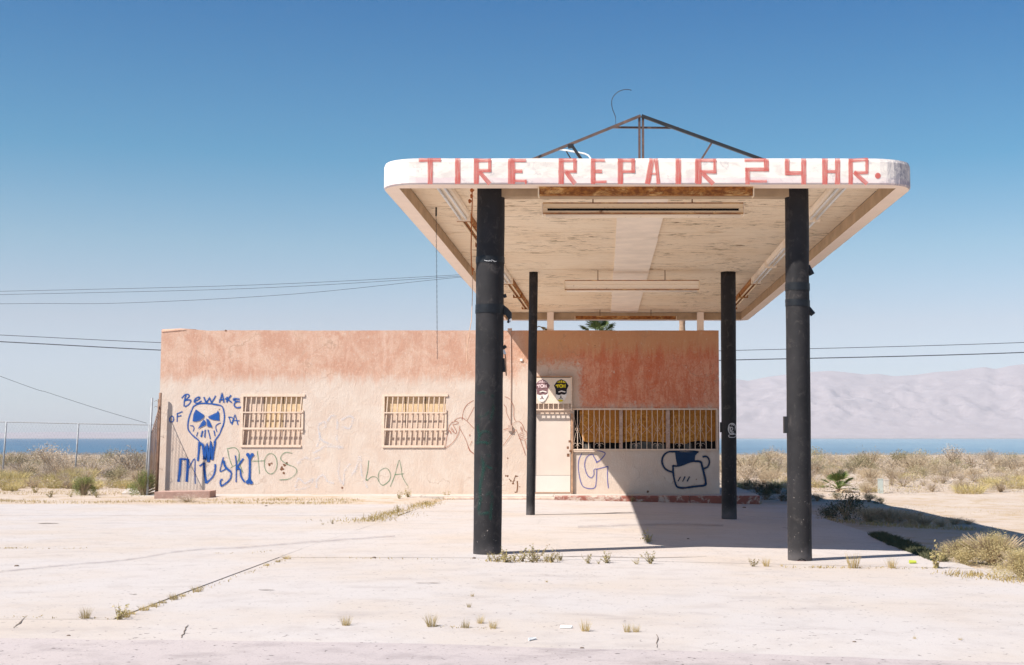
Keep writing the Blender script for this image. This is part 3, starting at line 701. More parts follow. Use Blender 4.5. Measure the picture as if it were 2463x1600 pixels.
for k in range(8):
    xx = lerp(tx0 + .05, tx1 - .09, k / 7); m = MB(); m.box(xx - .011, xx + .011, yt + .001, yt + .014, zt0 + .001, zt1 - .001); m.build('bar', M['grille'], tb)
m = MB(); m.box(tx0, tx1 - .03, YW - .004, YW + .004, Z(996, YW), Z(971, YW)); m.build('header', M['board_cream'], tb)
m = MB(); m.box(tx0, tx1 + .01, yt + .0, YW - .003, Z(908, YW), Z(905, YW)); m.build('rain_strip', M['jamb'], tb)
# two pasted posters of a face under a knit cap
def flat(n, c): return basic(n, c, .8, .06, 20, .15)
PM = dict(k=flat('poster_black', (.022, .02, .024)), y=flat('poster_yellow', (.62, .50, .03)), w=flat('poster_paper', (.74, .69, .66)), b=flat('poster_brown', (.10, .055, .03)),
          m=flat('poster_maroon', (.20, .11, .12)), p=flat('poster_pink', (.66, .50, .52)))
def poster(dx, cap, let, hair, face, lens, mouth, label):
    order = [cap, let, hair, face, lens, mouth]; names = []
    for o_ in order + ['w']:
        if o_ not in names: names.append(o_)
    m = MB(); mp = lambda px, py, off: P(px, py, yt - .003 - off); C_ = lambda pts: [(1270 + (p[0] + dx) / 12.88, 890 + p[1] / 12.88) for p in pts]
    lay = [0]
    def pl(pts, c): lay[0] += 1; poly(m, C_(pts), mp, lay[0] * .0011, names.index(c))
    def ln(pts, w, c): lay[0] += 1; ribbon(m, C_(pts), w / 12.88, mp, lay[0] * .0011, names.index(c))
    pl([(785, 490), (890, 345), (1030, 272), (1170, 335), (1275, 490), (1215, 605), (1210, 800), (1120, 965), (1030, 1010), (940, 985), (865, 850), (845, 600)], 'w')
    pl([(800, 490), (900, 345), (1030, 285), (1160, 345), (1262, 490), (1205, 600), (1192, 735), (860, 760), (852, 600)], cap)
    for xx in (930, 985, 1040, 1095, 1140): ln([(xx, 320 + abs(xx - 1030) * .35), (xx + 4, 400)], 34, hair if hair != cap else let)
    ln([(900, 425), (1020, 440), (1170, 425)], 26, 'b' if 'b' in names else cap)
    ln([(860, 485), (960, 460)], 40, let); ln([(915, 470), (925, 550)], 36, let)                                   # T
    c_ = circ(1020, 495, 45, 48, 10); ln(c_ + [c_[0]], 34, let)                                                    # O
    ln([(1085, 550), (1090, 450), (1120, 510), (1150, 440), (1145, 550)], 32, let)                                  # M
    pl([(860, 765), (1000, 770), (1050, 770), (1195, 740), (1198, 800), (1110, 950), (1030, 990), (950, 965), (878, 850)], face)
    ln([(945, 685), (1040, 655), (1160, 685)], 34, face)
    pl(circ(955, 742, 62, 38, 10), lens); pl(circ(1108, 730, 62, 38, 10), lens); ln([(955, 722), (1108, 712)], 12, lens)
    pl([(1015, 780), (1045, 860), (990, 860)], 'b' if 'b' in names else lens); ln([(950, 895), (1015, 870), (1080, 895)], 16, lens)
    pl([(915, 935), (1000, 910), (1100, 930), (1060, 985), (985, 990)], mouth)
    o = m.build('poster', [PM[n_] for n_ in names], bld); o['label'] = label
poster(0, 'k', 'y', 'y', 'w', 'k', 'y', 'yellow and black poster of a bearded face in a knit cap')
poster(-585, 'm', 'p', 'p', 'w', 'm', 'w', 'faded pink poster of a face in a knit cap')
# conduit, junction boxes and broken plaster
m = MB(); m.tube([P(1228, 794, YW - .02), P(1229, 900, YW - .02), P(1228, 1022, YW - .02)], .010, 6); m.build('conduit', M['grille_pink'], bld)
a = P(1227, 1030, YW); m = MB(); m.box(a.x - .05, a.x + .05, YW - .06, YW - .002, a.z - .075, a.z + .075); m.build('junction_box', M['grille_pink'], bld)
a = P(1226, 793, YW); m = MB(); m.box(a.x - .05, a.x + .06, YW - .05, YW - .002, a.z - .05, a.z + .03); m.build('junction_box', M['grille_pink'], bld)
a = P(1254, 866, YW); m = MB(); m.box(a.x - .03, a.x + .03, YW - .03, YW - .002, a.z - .03, a.z + .03); m.build('light_socket', M['white'], bld)
def chipmark(px, py, r, n=9):
    m = MB(); pts = [(px + r * R.uniform(.5, 1.2) * math.cos(2 * math.pi * k / n), py + r * R.uniform(.5, 1.2) * math.sin(2 * math.pi * k / n)) for k in range(n)]
    poly(m, pts, lambda x, y, o: P(x, y, YW - .003)); m.build('plaster_hole', M['chip'], bld)
for a in [(648, 1117, 4), (654, 1115, 2.5), (678, 1128, 6), (684, 1119, 4), (690, 1115, 3.5), (682, 1138, 3.5), (823, 1173, 3.2), (1221, 1102, 2), (1221, 1145, 3.2), (1216, 1145, 2), (1228, 1157, 2), (1234, 1163, 3), (1242, 1146, 2.2), (1237, 1156, 2), (1250, 1171, 1.6),
          (1675, 1153, 1.6), (528, 985, 1.5), (1431, 832, 1.5), (1558, 1183, 3), (543, 795, 3)]: chipmark(*a)
m = MB(); mp = lambda px, py, off: P(px, py, YW - .004 - off)
ribbon(m, [(1244, 1157), (1245, 1170), (1243, 1184), (1238, 1184)], 3, mp); ribbon(m, [(1224, 1152), (1234, 1160), (1240, 1144), (1246, 1146)], 1.8, mp, .002); m.build('plaster_scar', M['chip'], bld)

# ---- graffiti, painted on the wall
def wmp(px, py, off): return P(px, py, YW - .005 - off)
def graffiti(label, mat, strokes, ox, oy, s, w0, fills=(), k=5):
    m = MB(); lay = 0; hm = MB(); mist = mat in (M['sp_blue'], M['sp_navy'])
    for st in strokes:
        pts, w = (st, w0) if not isinstance(st, dict) else (st['p'], st.get('w', w0)); sm = not (isinstance(st, dict) and st.get('sharp'))
        q = conv(pts, ox, oy, s); q = smooth_pts(q, k) if sm and len(q) > 2 else ([(lerp(a[0], b[0], t / 4), lerp(a[1], b[1], t / 4)) for a, b in zip(q, q[1:]) for t in range(4)] + [q[-1]])
        lay += 1; ribbon(m, q, w / s, wmp, lay * .0006, jag=.06)
        if mist: ribbon(hm, q, w / s * 2.1 + 1.2, wmp, -.0035 + lay * .00004)
    for f in fills: lay += 1; poly(m, conv(f, ox, oy, s), wmp, lay * .0006)
    o = m.build('graffiti', mat, bld); o['label'] = label
    if mist: hm.build('overspray', M['sp_navy_mist' if mat == M['sp_navy'] else 'sp_blue_mist'], o)
    return o
D = lambda p, w, sharp=False: {'p': p, 'w': w, 'sharp': sharp}
ZA = (380, 930, 5.946)
graffiti('blue sprayed word BEWARE above the skull', M['sp_blue'], [
    D([(400, 120), (378, 200), (372, 285)], 24), [(338, 168), (385, 118), (432, 112), (445, 140), (400, 188), (380, 200)], [(385, 200), (445, 190), (470, 205), (440, 255), (385, 290)],
    [(512, 215), (570, 190), (600, 162), (575, 150), (530, 180), (520, 218), (560, 238), (625, 205)], D([(655, 150), (690, 235), (738, 160), (765, 235), (825, 130)], 24, True),
    D([(878, 232), (917, 92), (942, 232)], 24, True), [(872, 195), (948, 182)], D([(988, 145), (985, 228)], 24), D([(1045, 122), (995, 183), (1055, 228)], 26, True), [(955, 172), (1000, 185)],
    D([(1168, 182), (1098, 172), (1080, 190), (1125, 210), (1172, 215)], 26), [(1125, 215), (1088, 245), (1098, 285), (1135, 302), (1197, 292)]], *ZA, 21)
graffiti('blue sprayed word OF', M['sp_blue'], [[(190, 425), (168, 462), (172, 502), (205, 505), (224, 470), (215, 430), (188, 422)], [(275, 380), (273, 505)], [(275, 388), (352, 358)], [(265, 432), (335, 415)]], *ZA, 17)
graffiti('blue sprayed word DA', M['sp_blue'], [[(1018, 440), (1042, 525)], [(1003, 440), (1050, 440), (1082, 475), (1045, 528)], D([(1058, 548), (1100, 393), (1145, 550)], 17, True), [(1058, 482), (1165, 490)]], *ZA, 17)
graffiti('blue sprayed skull with slanted eyes', M['sp_blue'], [
    D([(505, 285), (560, 255), (640, 240), (740, 245), (830, 258), (900, 275), (930, 310), (945, 380), (950, 450), (938, 530), (912, 600), (880, 680), (830, 750), (800, 805)], 25),
    D([(505, 285), (478, 350), (448, 430), (430, 520), (432, 610), (470, 670), (520, 720), (570, 760), (600, 805)], 22),
    D([(460, 560), (500, 565), (515, 600), (500, 640)], 15), D([(897, 520), (850, 540), (825, 575), (842, 648)], 15),
    D([(570, 650), (550, 712)], 13), D([(638, 632), (616, 722)], 26), D([(676, 618), (668, 730)], 24), D([(715, 618), (748, 750)], 18), D([(800, 628), (815, 708)], 20),
    D([(588, 795), (582, 930), (568, 1065)], 38), D([(600, 805), (640, 835), (662, 1045)], 40, True), D([(662, 1045), (697, 815), (720, 1080)], 42, True), D([(720, 1080), (758, 780), (775, 1050)], 42, True), D([(775, 1050), (800, 900), (820, 780)], 36)],
    *ZA, 20, [[(540, 325), (662, 408), (655, 445), (600, 487), (545, 502), (493, 497), (508, 390)], [(856, 342), (877, 380), (877, 487), (790, 477), (730, 457), (713, 430), (840, 370)],
              [(655, 468), (682, 500), (682, 550), (622, 577), (570, 607), (610, 530)], [(688, 455), (725, 470), (762, 545), (777, 587), (703, 572)]])
graffiti('blue sprayed name below the skull, its last letter a bone', M['sp_blue'], [
    D([(322, 1030), (312, 1200), (292, 1362)], 55), D([(312, 1036), (430, 1040)], 36), D([(428, 1035), (420, 1200), (408, 1362)], 50), D([(440, 1165), (522, 1032), (527, 1200), (532, 1390)], 18),
    D([(655, 1090), (668, 1250), (690, 1385)], 44), D([(690, 1382), (780, 1292), (815, 1200), (818, 1108)], 32), D([(592, 1138), (665, 1085)], 26),
    D([(935, 1012), (900, 1140), (893, 1215), (985, 1165)], 18), D([(935, 1060), (965, 1150), (1045, 1222)], 42), D([(1050, 1225), (1032, 1320), (960, 1390), (902, 1418), (893, 1350), (925, 1325)], 28),
    D([(1105, 985), (1120, 1120), (1115, 1368)], 21), D([(1222, 1030), (1130, 1160), (1172, 1185), (1190, 1290), (1240, 1368)], 32), D([(1312, 1030), (1312, 1200), (1306, 1340)], 42)],
    *ZA, 20, [circ(1285, 975, 27), circ(1347, 977, 27), circ(1283, 1365, 30), circ(1330, 1372, 28), [(1270, 985), (1360, 985), (1325, 1050), (1298, 1050)], [(1290, 1310), (1322, 1310), (1345, 1365), (1268, 1365)]])
graffiti('thin faded green scrawl below the first window', M['sp_green'], [[(765, 1025), (778, 1090), (800, 1150)], [(758, 1020), (822, 1012), (852, 1060), (832, 1130), (788, 1160)], [(848, 1060), (856, 1130), (880, 1200)], [(985, 1035), (995, 1120), (1002, 1205)], [(945, 1112), (1040, 1108)],
    circ(1085, 1130, 48, 76, 14) + [(1133, 1130)], [(1245, 1052), (1190, 1048), (1158, 1090), (1200, 1130), (1268, 1160), (1275, 1200), (1222, 1243), (1150, 1250)]], 300, 750, 3.092, 9)
graffiti('thin green letters LOA', M['sp_green'], [[(1155, 852), (1140, 1000), (1118, 1145), (1200, 1095), (1270, 1105), (1310, 1170), (1340, 1210), (1382, 1215), (1460, 1150), (1480, 1060), (1440, 980), (1390, 968), (1320, 1010), (1298, 1080), (1310, 1170)],
    [(1475, 1240), (1540, 1080), (1575, 950), (1612, 848), (1640, 980), (1660, 1100), (1740, 1238)], [(1540, 1062), (1680, 1048)], D([(1112, 1130), (1135, 1150)], 30)], 700, 970, 6.183, 17)
graffiti('pale bluish overspray scribble between the windows', M['sp_pale'], [D(p, 58) for p in ([(385, 650), (420, 500), (410, 330), (500, 280), (520, 340), (430, 430), (470, 560), (640, 620)], [(540, 270), (600, 190), (670, 215), (690, 340), (680, 520), (720, 690)], [(330, 745), (430, 690), (520, 640), (780, 660)],
    [(745, 250), (860, 195), (925, 230), (870, 370), (750, 345)], [(95, 900), (200, 810), (300, 840), (430, 800)], [(60, 1250), (110, 1120), (210, 1190), (330, 1130), (250, 1250), (60, 1285)], [(380, 1260), (390, 1130), (480, 1070), (540, 1160), (640, 1190)],
    [(725, 850), (708, 1050), (770, 1210), (800, 1000), (880, 900)], [(880, 1100), (960, 980), (1030, 790), (1050, 1060), (1140, 1260)])], 700, 970, 6.183, 40)
graffiti('terracotta line drawing of two arms resting on bent knees', M['sp_terra'], [[(285, 445), (300, 330), (350, 240), (438, 183)], [(345, 462), (385, 385), (420, 320), (442, 270)], [(180, 455), (230, 420), (290, 418), (350, 462), (440, 555)],
    [(65, 790), (78, 680), (100, 600), (110, 530), (155, 462)], [(150, 482), (190, 460), (232, 475), (210, 497), (155, 502)], [(118, 580), (148, 625)], [(138, 540), (190, 625)], [(160, 508), (207, 592), (192, 628)], [(105, 575), (138, 630)], [(130, 560), (170, 610)],
    [(62, 815), (140, 762), (200, 690), (245, 590), (250, 520)], [(252, 555), (330, 700), (380, 830), (442, 898)], D([(355, 770), (385, 850), (430, 880)], 14), [(385, 782), (417, 722)], D([(378, 660), (390, 632)], 16),
    [(850, 135), (910, 160), (958, 240), (970, 300), (968, 400), (992, 458)], [(838, 238), (866, 280), (870, 340), (900, 410), (935, 485)], [(833, 572), (900, 550), (958, 492), (1030, 460), (1080, 500), (1110, 580), (1140, 602), (1148, 685), (1120, 702)],
    [(833, 780), (920, 660), (1002, 568)], [(1000, 570), (1060, 720), (1128, 915)], [(1062, 530), (1082, 592), (1040, 630), (1030, 660)], [(1068, 530), (1060, 560), (1085, 600)], [(1040, 640), (1105, 612)], [(1035, 665), (1110, 640)], [(1038, 690), (1108, 668)], [(1050, 702), (1105, 692)], [(1115, 700), (1130, 770), (1148, 850)]], 1060, 930, 5.52, 10)
graffiti('violet outline letter with a pointed hook beside the door', M['sp_violet'], [[(192, 930), (165, 985), (158, 1060), (172, 1160), (200, 1235), (258, 1257), (312, 1247), (325, 1180), (330, 1077)], D([(330, 1077), (435, 1050)], 12), [(435, 1050), (428, 1120), (432, 1200), (438, 1255)],
    [(330, 1012), (302, 960), (285, 938), (240, 960), (218, 1020), (223, 1080), (245, 1135), (278, 1157), (302, 1130), (305, 1080), (340, 1075)], D([(330, 902), (372, 912), (408, 932), (370, 985), (322, 1016)], 15)], 1350, 850, 3.864, 13)
graffiti('navy sprayed outline of a rounded block under a filled bar with a loose curl on either side', M['sp_navy'], [
    D([(640, 835), (520, 800), (420, 720), (365, 600), (365, 480), (420, 370), (530, 300), (680, 290)], 60),
    D([(1455, 752), (1560, 700), (1610, 600), (1600, 490), (1530, 420), (1430, 430)], 62),
    D([(648, 650), (655, 850), (680, 1020), (730, 1185), (800, 1245), (960, 1255), (1200, 1222), (1450, 1195), (1510, 1165), (1515, 1100), (1490, 950), (1430, 720), (1385, 570), (1250, 548), (1100, 560), (900, 640), (740, 678), (640, 662)], 68),
    D([(780, 1080), (850, 960)], 36), D([(900, 1090), (970, 950)], 36), D([(1020, 1085), (1090, 955)], 36), D([(660, 290), (900, 265), (1150, 275), (1330, 310)], 56)], 1560, 1060, 11.04, 50,
    [[(700, 300), (1320, 300), (1240, 400), (1225, 550), (1060, 580), (900, 645), (760, 660), (720, 480)]])

# ---- walkway with its red kerb
wk = thing('walkway', (-4, YKERB, -.15), None, None); wk['kind'] = 'structure'
def walk(x0, x1, y0, y1):
    m = MB(); n = max(1, round((x1 - x0) / .5)); vs = []; fs = []
    for i in range(n + 1):
        x = lerp(x0, x1, i / n); j = .012 * mnoise.noise((x * 3, 0, 1))
        vs += [(x, y0 + j, -.45), (x, y0 + j, ZWALK - .018), (x, y0 + .02 + j, ZWALK), (x, y1, ZWALK), (x, y1, -.45)]
    for i in range(n):
        for k in range(4): fs.append((i * 5 + k, (i + 1) * 5 + k, (i + 1) * 5 + k + 1, i * 5 + k + 1))
    fs += [(0, 1, 2, 3, 4), tuple(n * 5 + k for k in (4, 3, 2, 1, 0))]
    m.add(vs, fs); m.build('walkway_slab', M['walk'], wk)
xs_ = [XL0 - .3, -8.4, -4.6, -1.25, 1.2, XR0]
for a, b in zip(xs_, xs_[1:]): walk(a + .006, b - .006, YKERB + .10, YW - .002)
m = MB(); m.box(XR0 + .006, 4.0, YKERB + .1, YW + 4.5, -.45, ZWALK); m.build('walkway_slab', M['walk'], wk)
def kerbp(x0, x1, ztop=0., mat='kerb'):
    m = MB(); n = max(1, round((x1 - x0) / .2)); vs = []; fs = []
    for i in range(n + 1):
        x = lerp(x0, x1, i / n); j = .015 * mnoise.noise((x * 4, 1, 1)); kz = .02 * abs(mnoise.noise((x * 5, 3, 1)))
        vs += [(x, YKERB - .01 + j, -.5), (x, YKERB + j, ZWALK - .03 - kz + ztop), (x, YKERB + .03 + j, ZWALK + .002 - kz + ztop), (x, YKERB + .098, ZWALK + .002 + ztop), (x, YKERB + .098, -.5)]
    for i in range(n):
        for k in range(4): fs.append((i * 5 + k, (i + 1) * 5 + k, (i + 1) * 5 + k + 1, i * 5 + k + 1))
    fs += [(0, 1, 2, 3, 4), tuple(n * 5 + k for k in (4, 3, 2, 1, 0))]
    m.add(vs, fs); m.build('kerb', M[mat], wk)
for a, b in ((-1.2, .45), (.46, 2.2), (2.21, 3.98)): kerbp(a, b, 0, 'kerb_half' if a < 0 else 'kerb')
for a, b in ((-4.0, -2.6), (-2.59, -1.21)): kerbp(a, b, -.035, 'kerb_worn')
# the loose red block at the left corner
m = MB(); a0, a1 = P(371, 1200, 32.95), P(494, 1190, 32.95); KZ = Z(1184, 32.95)
m.add([(a0.x, a0.y + .0, -.4), (a1.x, a0.y + .35, -.4), (a1.x, a0.y + .9, -.22), (a0.x - .1, a0.y + .9, -.22), (a0.x, a0.y, KZ), (a1.x, a0.y + .35, KZ + .01), (a1.x, a0.y + .9, KZ + .015), (a0.x - .1, a0.y + .9, KZ)],
      [(0, 1, 5, 4), (1, 2, 6, 5), (2, 3, 7, 6), (3, 0, 4, 7), (4, 5, 6, 7)]); m.build('kerb', M['kerb_faded'], wk)
# ---------------------------------------------------------------- canopy on four columns
can = thing('canopy', ((CX0 + CX1) / 2, 24, 0), 'flat white canopy with rounded corners on four black columns, reading TIRE REPAIR 24 HR.', 'canopy')
RC = .46; YE = 35.45
def outline(inset, r, n=9):
    x0, x1, y0, y1 = CX0 + inset[0], CX1 - inset[0], YF + inset[1], YE - inset[2]; pts = []
    for cx, cy, a0 in ((x1 - r, y0 + r, -90), (x1 - r * .6, y1 - r * .6, 0), (x0 + r * .6, y1 - r * .6, 90), (x0 + r, y0 + r, 180)):
        rr = r if a0 in (-90, 180) else r * .6
        for k in range(n):
            a = math.radians(a0 + 90 * k / (n - 1)); pts.append((cx + rr * math.cos(a), cy + rr * math.sin(a)))
    return pts
def dense(pts, st=.35):
    out = []
    for a, b in zip(pts, pts[1:] + pts[:1]):
        l = math.hypot(b[0] - a[0], b[1] - a[1]); n = max(1, round(l / st))
        out += [(lerp(a[0], b[0], i / n), lerp(a[1], b[1], i / n)) for i in range(n)]
    return out
o0 = outline((0, 0, 0), RC)
pts = dense(o0); n = len(pts); m = MB(); rows = []
for zz, ins in ((ZB, .012), (ZB + .018, 0), (ZTOP - .05, 0), (ZTOP - .012, .012), (ZTOP, .05)):
    cx, cy = (CX0 + CX1) / 2, (YF + YE) / 2
    rows.append([(x + (ins if x < cx else -ins) * (1 if abs(x - cx) > 2.6 else 0), y + (ins if y < cy else -ins) * (1 if abs(y - cy) > 8 else 0), zz + .008 * mnoise.noise((x * 1.5, y * 1.5, zz * 3))) for x, y in pts])
vs = [v for r_ in rows for v in r_]; fs = []
for j in range(4):
    for i in range(n): fs.append((j * n + i, j * n + (i + 1) % n, (j + 1) * n + (i + 1) % n, (j + 1) * n + i))
fs.append(tuple(4 * n + i for i in range(n)))
m.add(vs, fs); m.build('fascia', fasciamat(), can)
# underside of the rim and its inner face
i0 = [(x, y) for x, y in o0]; i1 = []
hx0, hx1, hy0, hy1 = CX0 + .215, CX1 - .215, YF + .27, YE - .30
oi = outline((0, 0, 0), RC)
def innerpt(p):
    x, y = p; x = min(max(x, hx0), hx1); y = min(max(y, hy0), hy1); c = .14
    return x, y
m = MB(); n = len(oi)
cx, cy = (CX0 + CX1) / 2, (YF + YE) / 2
ob = [(x + (.012 if x < cx else -.012), y + (.012 if y < cy else -.012), ZB) for x, y in oi]
ib = [(*innerpt(p), ZB) for p in oi]; it = [(x, y, ZS) for x, y, _ in ib]
m.add(ob + ib, [(i, n + i, n + (i + 1) % n, (i + 1) % n) for i in range(n)]); m.build('rim', M['lip'], can)
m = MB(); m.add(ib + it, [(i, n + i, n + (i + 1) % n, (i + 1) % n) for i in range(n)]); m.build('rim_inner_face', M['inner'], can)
# soffit boards, one strip per 1.2 m
yy = hy0 + .002; k = 0; SOF = soffitmat()
while yy < hy1 - .05:
    y2 = min(yy + 1.2, hy1 - .002)
    m = MB(); m.box(hx0 + .002, hx1 - .002, yy + .006, y2 - .006, ZS + .002 + .003 * (k % 2), ZS + .03); m.build('soffit_board', SOF, can); yy = y2; k += 1
# lighter boxed panel down the middle
px0, px1 = X(1484, 19.4, 520), X(1598, 19.4, 520)
for a, b in ((17.55, 21.6), (21.61, 25.9), (25.91, 30.4), (30.41, 34.6)):
    m = MB(); m.box(px0 + R.uniform(-.01, .01), px1 + R.uniform(-.01, .01), a, b, ZS - .035 - R.uniform(0, .008), ZS + .001); m.build('centre_panel', M['panel'], can)
# beams between the columns
bx0, bx1 = X(1181, YCOL, 460), X(1916, YCOL, 460)
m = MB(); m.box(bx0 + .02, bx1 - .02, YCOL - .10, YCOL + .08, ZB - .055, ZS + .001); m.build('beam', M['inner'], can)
# columns: measured foot and head
def column(px0, py0, px1, py1, y, wpx, name='column', ztop=None):
    a = P(px0, py0, y); b = P(px1, py1, y); r = wpx / 2 / FPX * y
    zb_ = zg(a.x, y) - .08; zt_ = ztop or ZS
    f = lambda z: Vector((a.x + (b.x - a.x) * (z - a.z) / (b.z - a.z), y, z))
    m = MB(); zz = [zb_ + (zt_ - zb_) * i / 36 for i in range(37)]
    m.tube([f(z) + Vector((.004 * mnoise.noise((z * 1.3, px0, 0)), .004 * mnoise.noise((z * 1.3, 0, px0)), 0)) for z in zz], [r * (1 + .02 * mnoise.noise((z * 2.1, px0, 5))) for z in zz], 28); o = m.build(name, M['column'], can)
    for p in o.data.polygons: p.use_smooth = len(p.vertices) == 4
    return o, f, r
c1, f1, r1 = column(1172, 1333, 1181, 455, YCOL, 67.5)
c2, f2, r2 = column(1924, 1350, 1916, 455, YCOL, 57.5)
c3, f3, r3 = column(1276, 1238, 1283.5, 655, YCOL2, 21)
c4, f4, r4 = column(1754, 1246, 1751.5, 655, YCOL2, 36.5)
def band(o, f, r, py, hpx, y, mat, name='tape_band', tilt=0.):
    z0, z1 = Z(py + hpx / 2, y - r), Z(py - hpx / 2, y - r); m = MB(); nn = 28; vs = []; q = [z0, lerp(z0, z1, .3), lerp(z0, z1, .65), z1]
    for j, z in enumerate(q):
        c = f(z)
        for k in range(nn):
            a = 2 * math.pi * k / nn; rr = r + .006 + .004 * mnoise.noise((k * .9, j * 3.1, py))
            vs.append(c + Vector((rr * math.cos(a), rr * math.sin(a), .008 * mnoise.noise((math.cos(a) * 2, math.sin(a) * 2, j + py)) + tilt * math.cos(a))))
    m.add(vs, [(j * nn + k, j * nn + (k + 1) % nn, (j + 1) * nn + (k + 1) % nn, (j + 1) * nn + k) for j in range(3) for k in range(nn)])
    return m.build(name, mat, o, True)
band(c1, f1, r1, 741, 21, YCOL, M['tape']); band(c1, f1, r1, 622, 15, YCOL, M['tape'])
band(c2, f2, r2, 688, 18, YCOL, M['tape']); band(c2, f2, r2, 727, 16, YCOL, M['tape'], tilt=-.006)
m = MB(); z = Z(628, YCOL - r1)
for k in range(5):
    a = -1.9 + k * .16; c = f1(z); p = c + Vector(((r1 + .013) * math.cos(a), (r1 + .013) * math.sin(a), R.uniform(-.01, .02))); q = c + Vector(((r1 + .013) * math.cos(a + .2), (r1 + .013) * math.sin(a + .2), R.uniform(-.015, .004)))
    m.bar(p, q, .005, .003, (0, -1, 0))
m.build('torn_edge_glint', M['silver'], c1)  # glints along the torn edge, put in as pale silver bars
# torn strip, bracket and broken pipe on the inner side of the left front column
m = MB(); mp = lambda px, py, o: P(px, py, YCOL - .02 + o)
poly(m, [(1212, 734), (1222, 742), (1231, 752), (1231, 766), (1224, 778), (1219, 776), (1222, 766), (1216, 758), (1211, 757)], mp); poly(m, [(1212, 734), (1222, 742), (1231, 752), (1231, 766), (1224, 778), (1219, 776), (1222, 766), (1216, 758), (1211, 757)][::-1], lambda px, py, o: P(px, py, YCOL + .02))
m.build('torn_strip', M['black'], c1); m = MB(); poly(m, [(1224, 769), (1230, 766), (1230, 774), (1226, 776)], lambda px, py, o: P(px, py, YCOL - .025)); m.build('torn_tip', M['silver'], c1)
m = MB(); m.tube([P(1213, 843, YCOL), P(1216, 860, YCOL), P(1217.5, 904, YCOL)], .009, 5); m.build('loose_pipe', M['jamb'], c1)
m = MB(); m.bar(P(1211, 832, YCOL), P(1216, 838, YCOL), .04, .05); m.build('bracket', M['black'], c1); m = MB(); m.bar(P(1211, 842, YCOL), P(1215, 852, YCOL), .03, .03); m.build('clip', M['white'], c1)
m = MB(); m.bar(P(1211, 862, YCOL), P(1213, 895, YCOL), .03, .03); m.build('bracket', M['black'], c1); m = MB(); m.bar(P(1213, 708, YCOL), P(1216, 716, YCOL), .03, .04); m.build('bracket', M['black'], c1)
# hose stubs, hinge boxes on the right-hand columns
for (xa, ya_, xb, yb_) in ((1942, 640, 1953, 661), (1942, 740, 1956, 757)):
    m = MB(); m.tube([P(xa, ya_, YCOL), P(xb, yb_, YCOL)], .036, 8); m.build('hose_stub', M['black'], c2)
a = P(1890.5, 1022, YCOL); m = MB(); m.box(a.x - .03, a.x + .03, YCOL - .05, YCOL + .05, a.z - .105, a.z + .105); m.build('hinge_plate', M['black'], c2)
a = P(1736, 1028, YCOL2); m = MB(); m.box(a.x - .035, a.x + .03, YCOL2 - .05, YCOL2 + .05, a.z - .1, a.z + .1); m.build('hinge_plate', M['black'], c4)
# rusted-out hole at the foot
m = MB()
def onc(f, r, y):
    def mp(px, py, off):
        z = Z(py, y - r); c = f(z); s = (P(px, py, y).x - c.x) / r; s = max(-.985, min(.985, s)); a = math.asin(s)
        return c + Vector(((r + .003 + off) * math.sin(a), -(r + .003 + off) * math.cos(a), 0))
    return mp
mp2 = onc(f2, r2, YCOL); poly(m, [(1914, 1350), (1917, 1346), (1924, 1343.5), (1931, 1346), (1935, 1350)], mp2); m.build('rust_hole', M['void'], c2)
m = MB(); ribbon(m, [(1908, 1351), (1918, 1350.5), (1930, 1351), (1940, 1351)], 2.2, mp2, .004, jag=.5); m.build('rust_edge', M['kerb'], c2)
# faded green paint down the left front column; white tag on the rear right one
mp1 = onc(f1, r1, YCOL); m = MB(); lay = 0
for q, w in [([(1153, 950), (1154, 985), (1153, 1020)], 9), ([(1150, 945), (1165, 944), (1172, 946)], 6), ([(1152, 1000), (1166, 1001), (1180, 990)], 7), ([(1186, 950), (1188, 985), (1182, 1010)], 8), ([(1151, 1020), (1155, 1050), (1149, 1068)], 8), ([(1155, 1050), (1166, 1038), (1180, 1042), (1184, 1062), (1172, 1068)], 8), ([(1149, 1068), (1160, 1064), (1175, 1064)], 7),
             ([(1162, 1095), (1166, 1125), (1158, 1170), (1160, 1205)], 10), ([(1170, 1095), (1184, 1098)], 7), ([(1172, 1120), (1186, 1128)], 7), ([(1155, 1195), (1172, 1190), (1186, 1182)], 8), ([(1158, 1205), (1156, 1235), (1178, 1232)], 9), ([(1186, 1190), (1182, 1250)], 8)]:
    lay += 1; ribbon(m, smooth_pts(q, 4), w * 1.5, mp1, lay * .0005)
m.build('faded_paint', M['sp_teal'], c1)
m = MB(); mp4 = onc(f4, r4, YCOL2); Q = lambda pts: [(1720 + p[0] / 17.17, 990 + p[1] / 17.17) for p in pts]; lay = 0
for q, w in [([(530, 640), (560, 540), (670, 490), (780, 540), (815, 650), (800, 700)], 45), ([(530, 640), (520, 740), (560, 880), (640, 920), (760, 900)], 50), ([(600, 700), (660, 640), (700, 720), (620, 800)], 40), ([(580, 620), (600, 800), (680, 870)], 50), ([(640, 840), (690, 810), (720, 850), (680, 880)], 25), ([(800, 780), (800, 690)], 28),
             ([(570, 960), (530, 1000), (560, 1055), (700, 1070), (810, 1040), (835, 970), (800, 920)], 34), ([(580, 940), (700, 945), (800, 930)], 40), ([(620, 560), (700, 540), (740, 580)], 40)]:
    lay += 1; ribbon(m, smooth_pts(Q(q), 4), w / 17.17, mp4, lay * .0005)
m.build('painted_tag', M['sp_white'], c4)
# posts from the parapet to the rear rim
for px in (1324, 1684.5):
    xx = X(px, YW + .12, 775); m = MB(); m.box(xx - .085, xx + .085, YW + .04, YW + .21, ZT - .03, ZS + .0015); m.build('post', M['lip'], can)
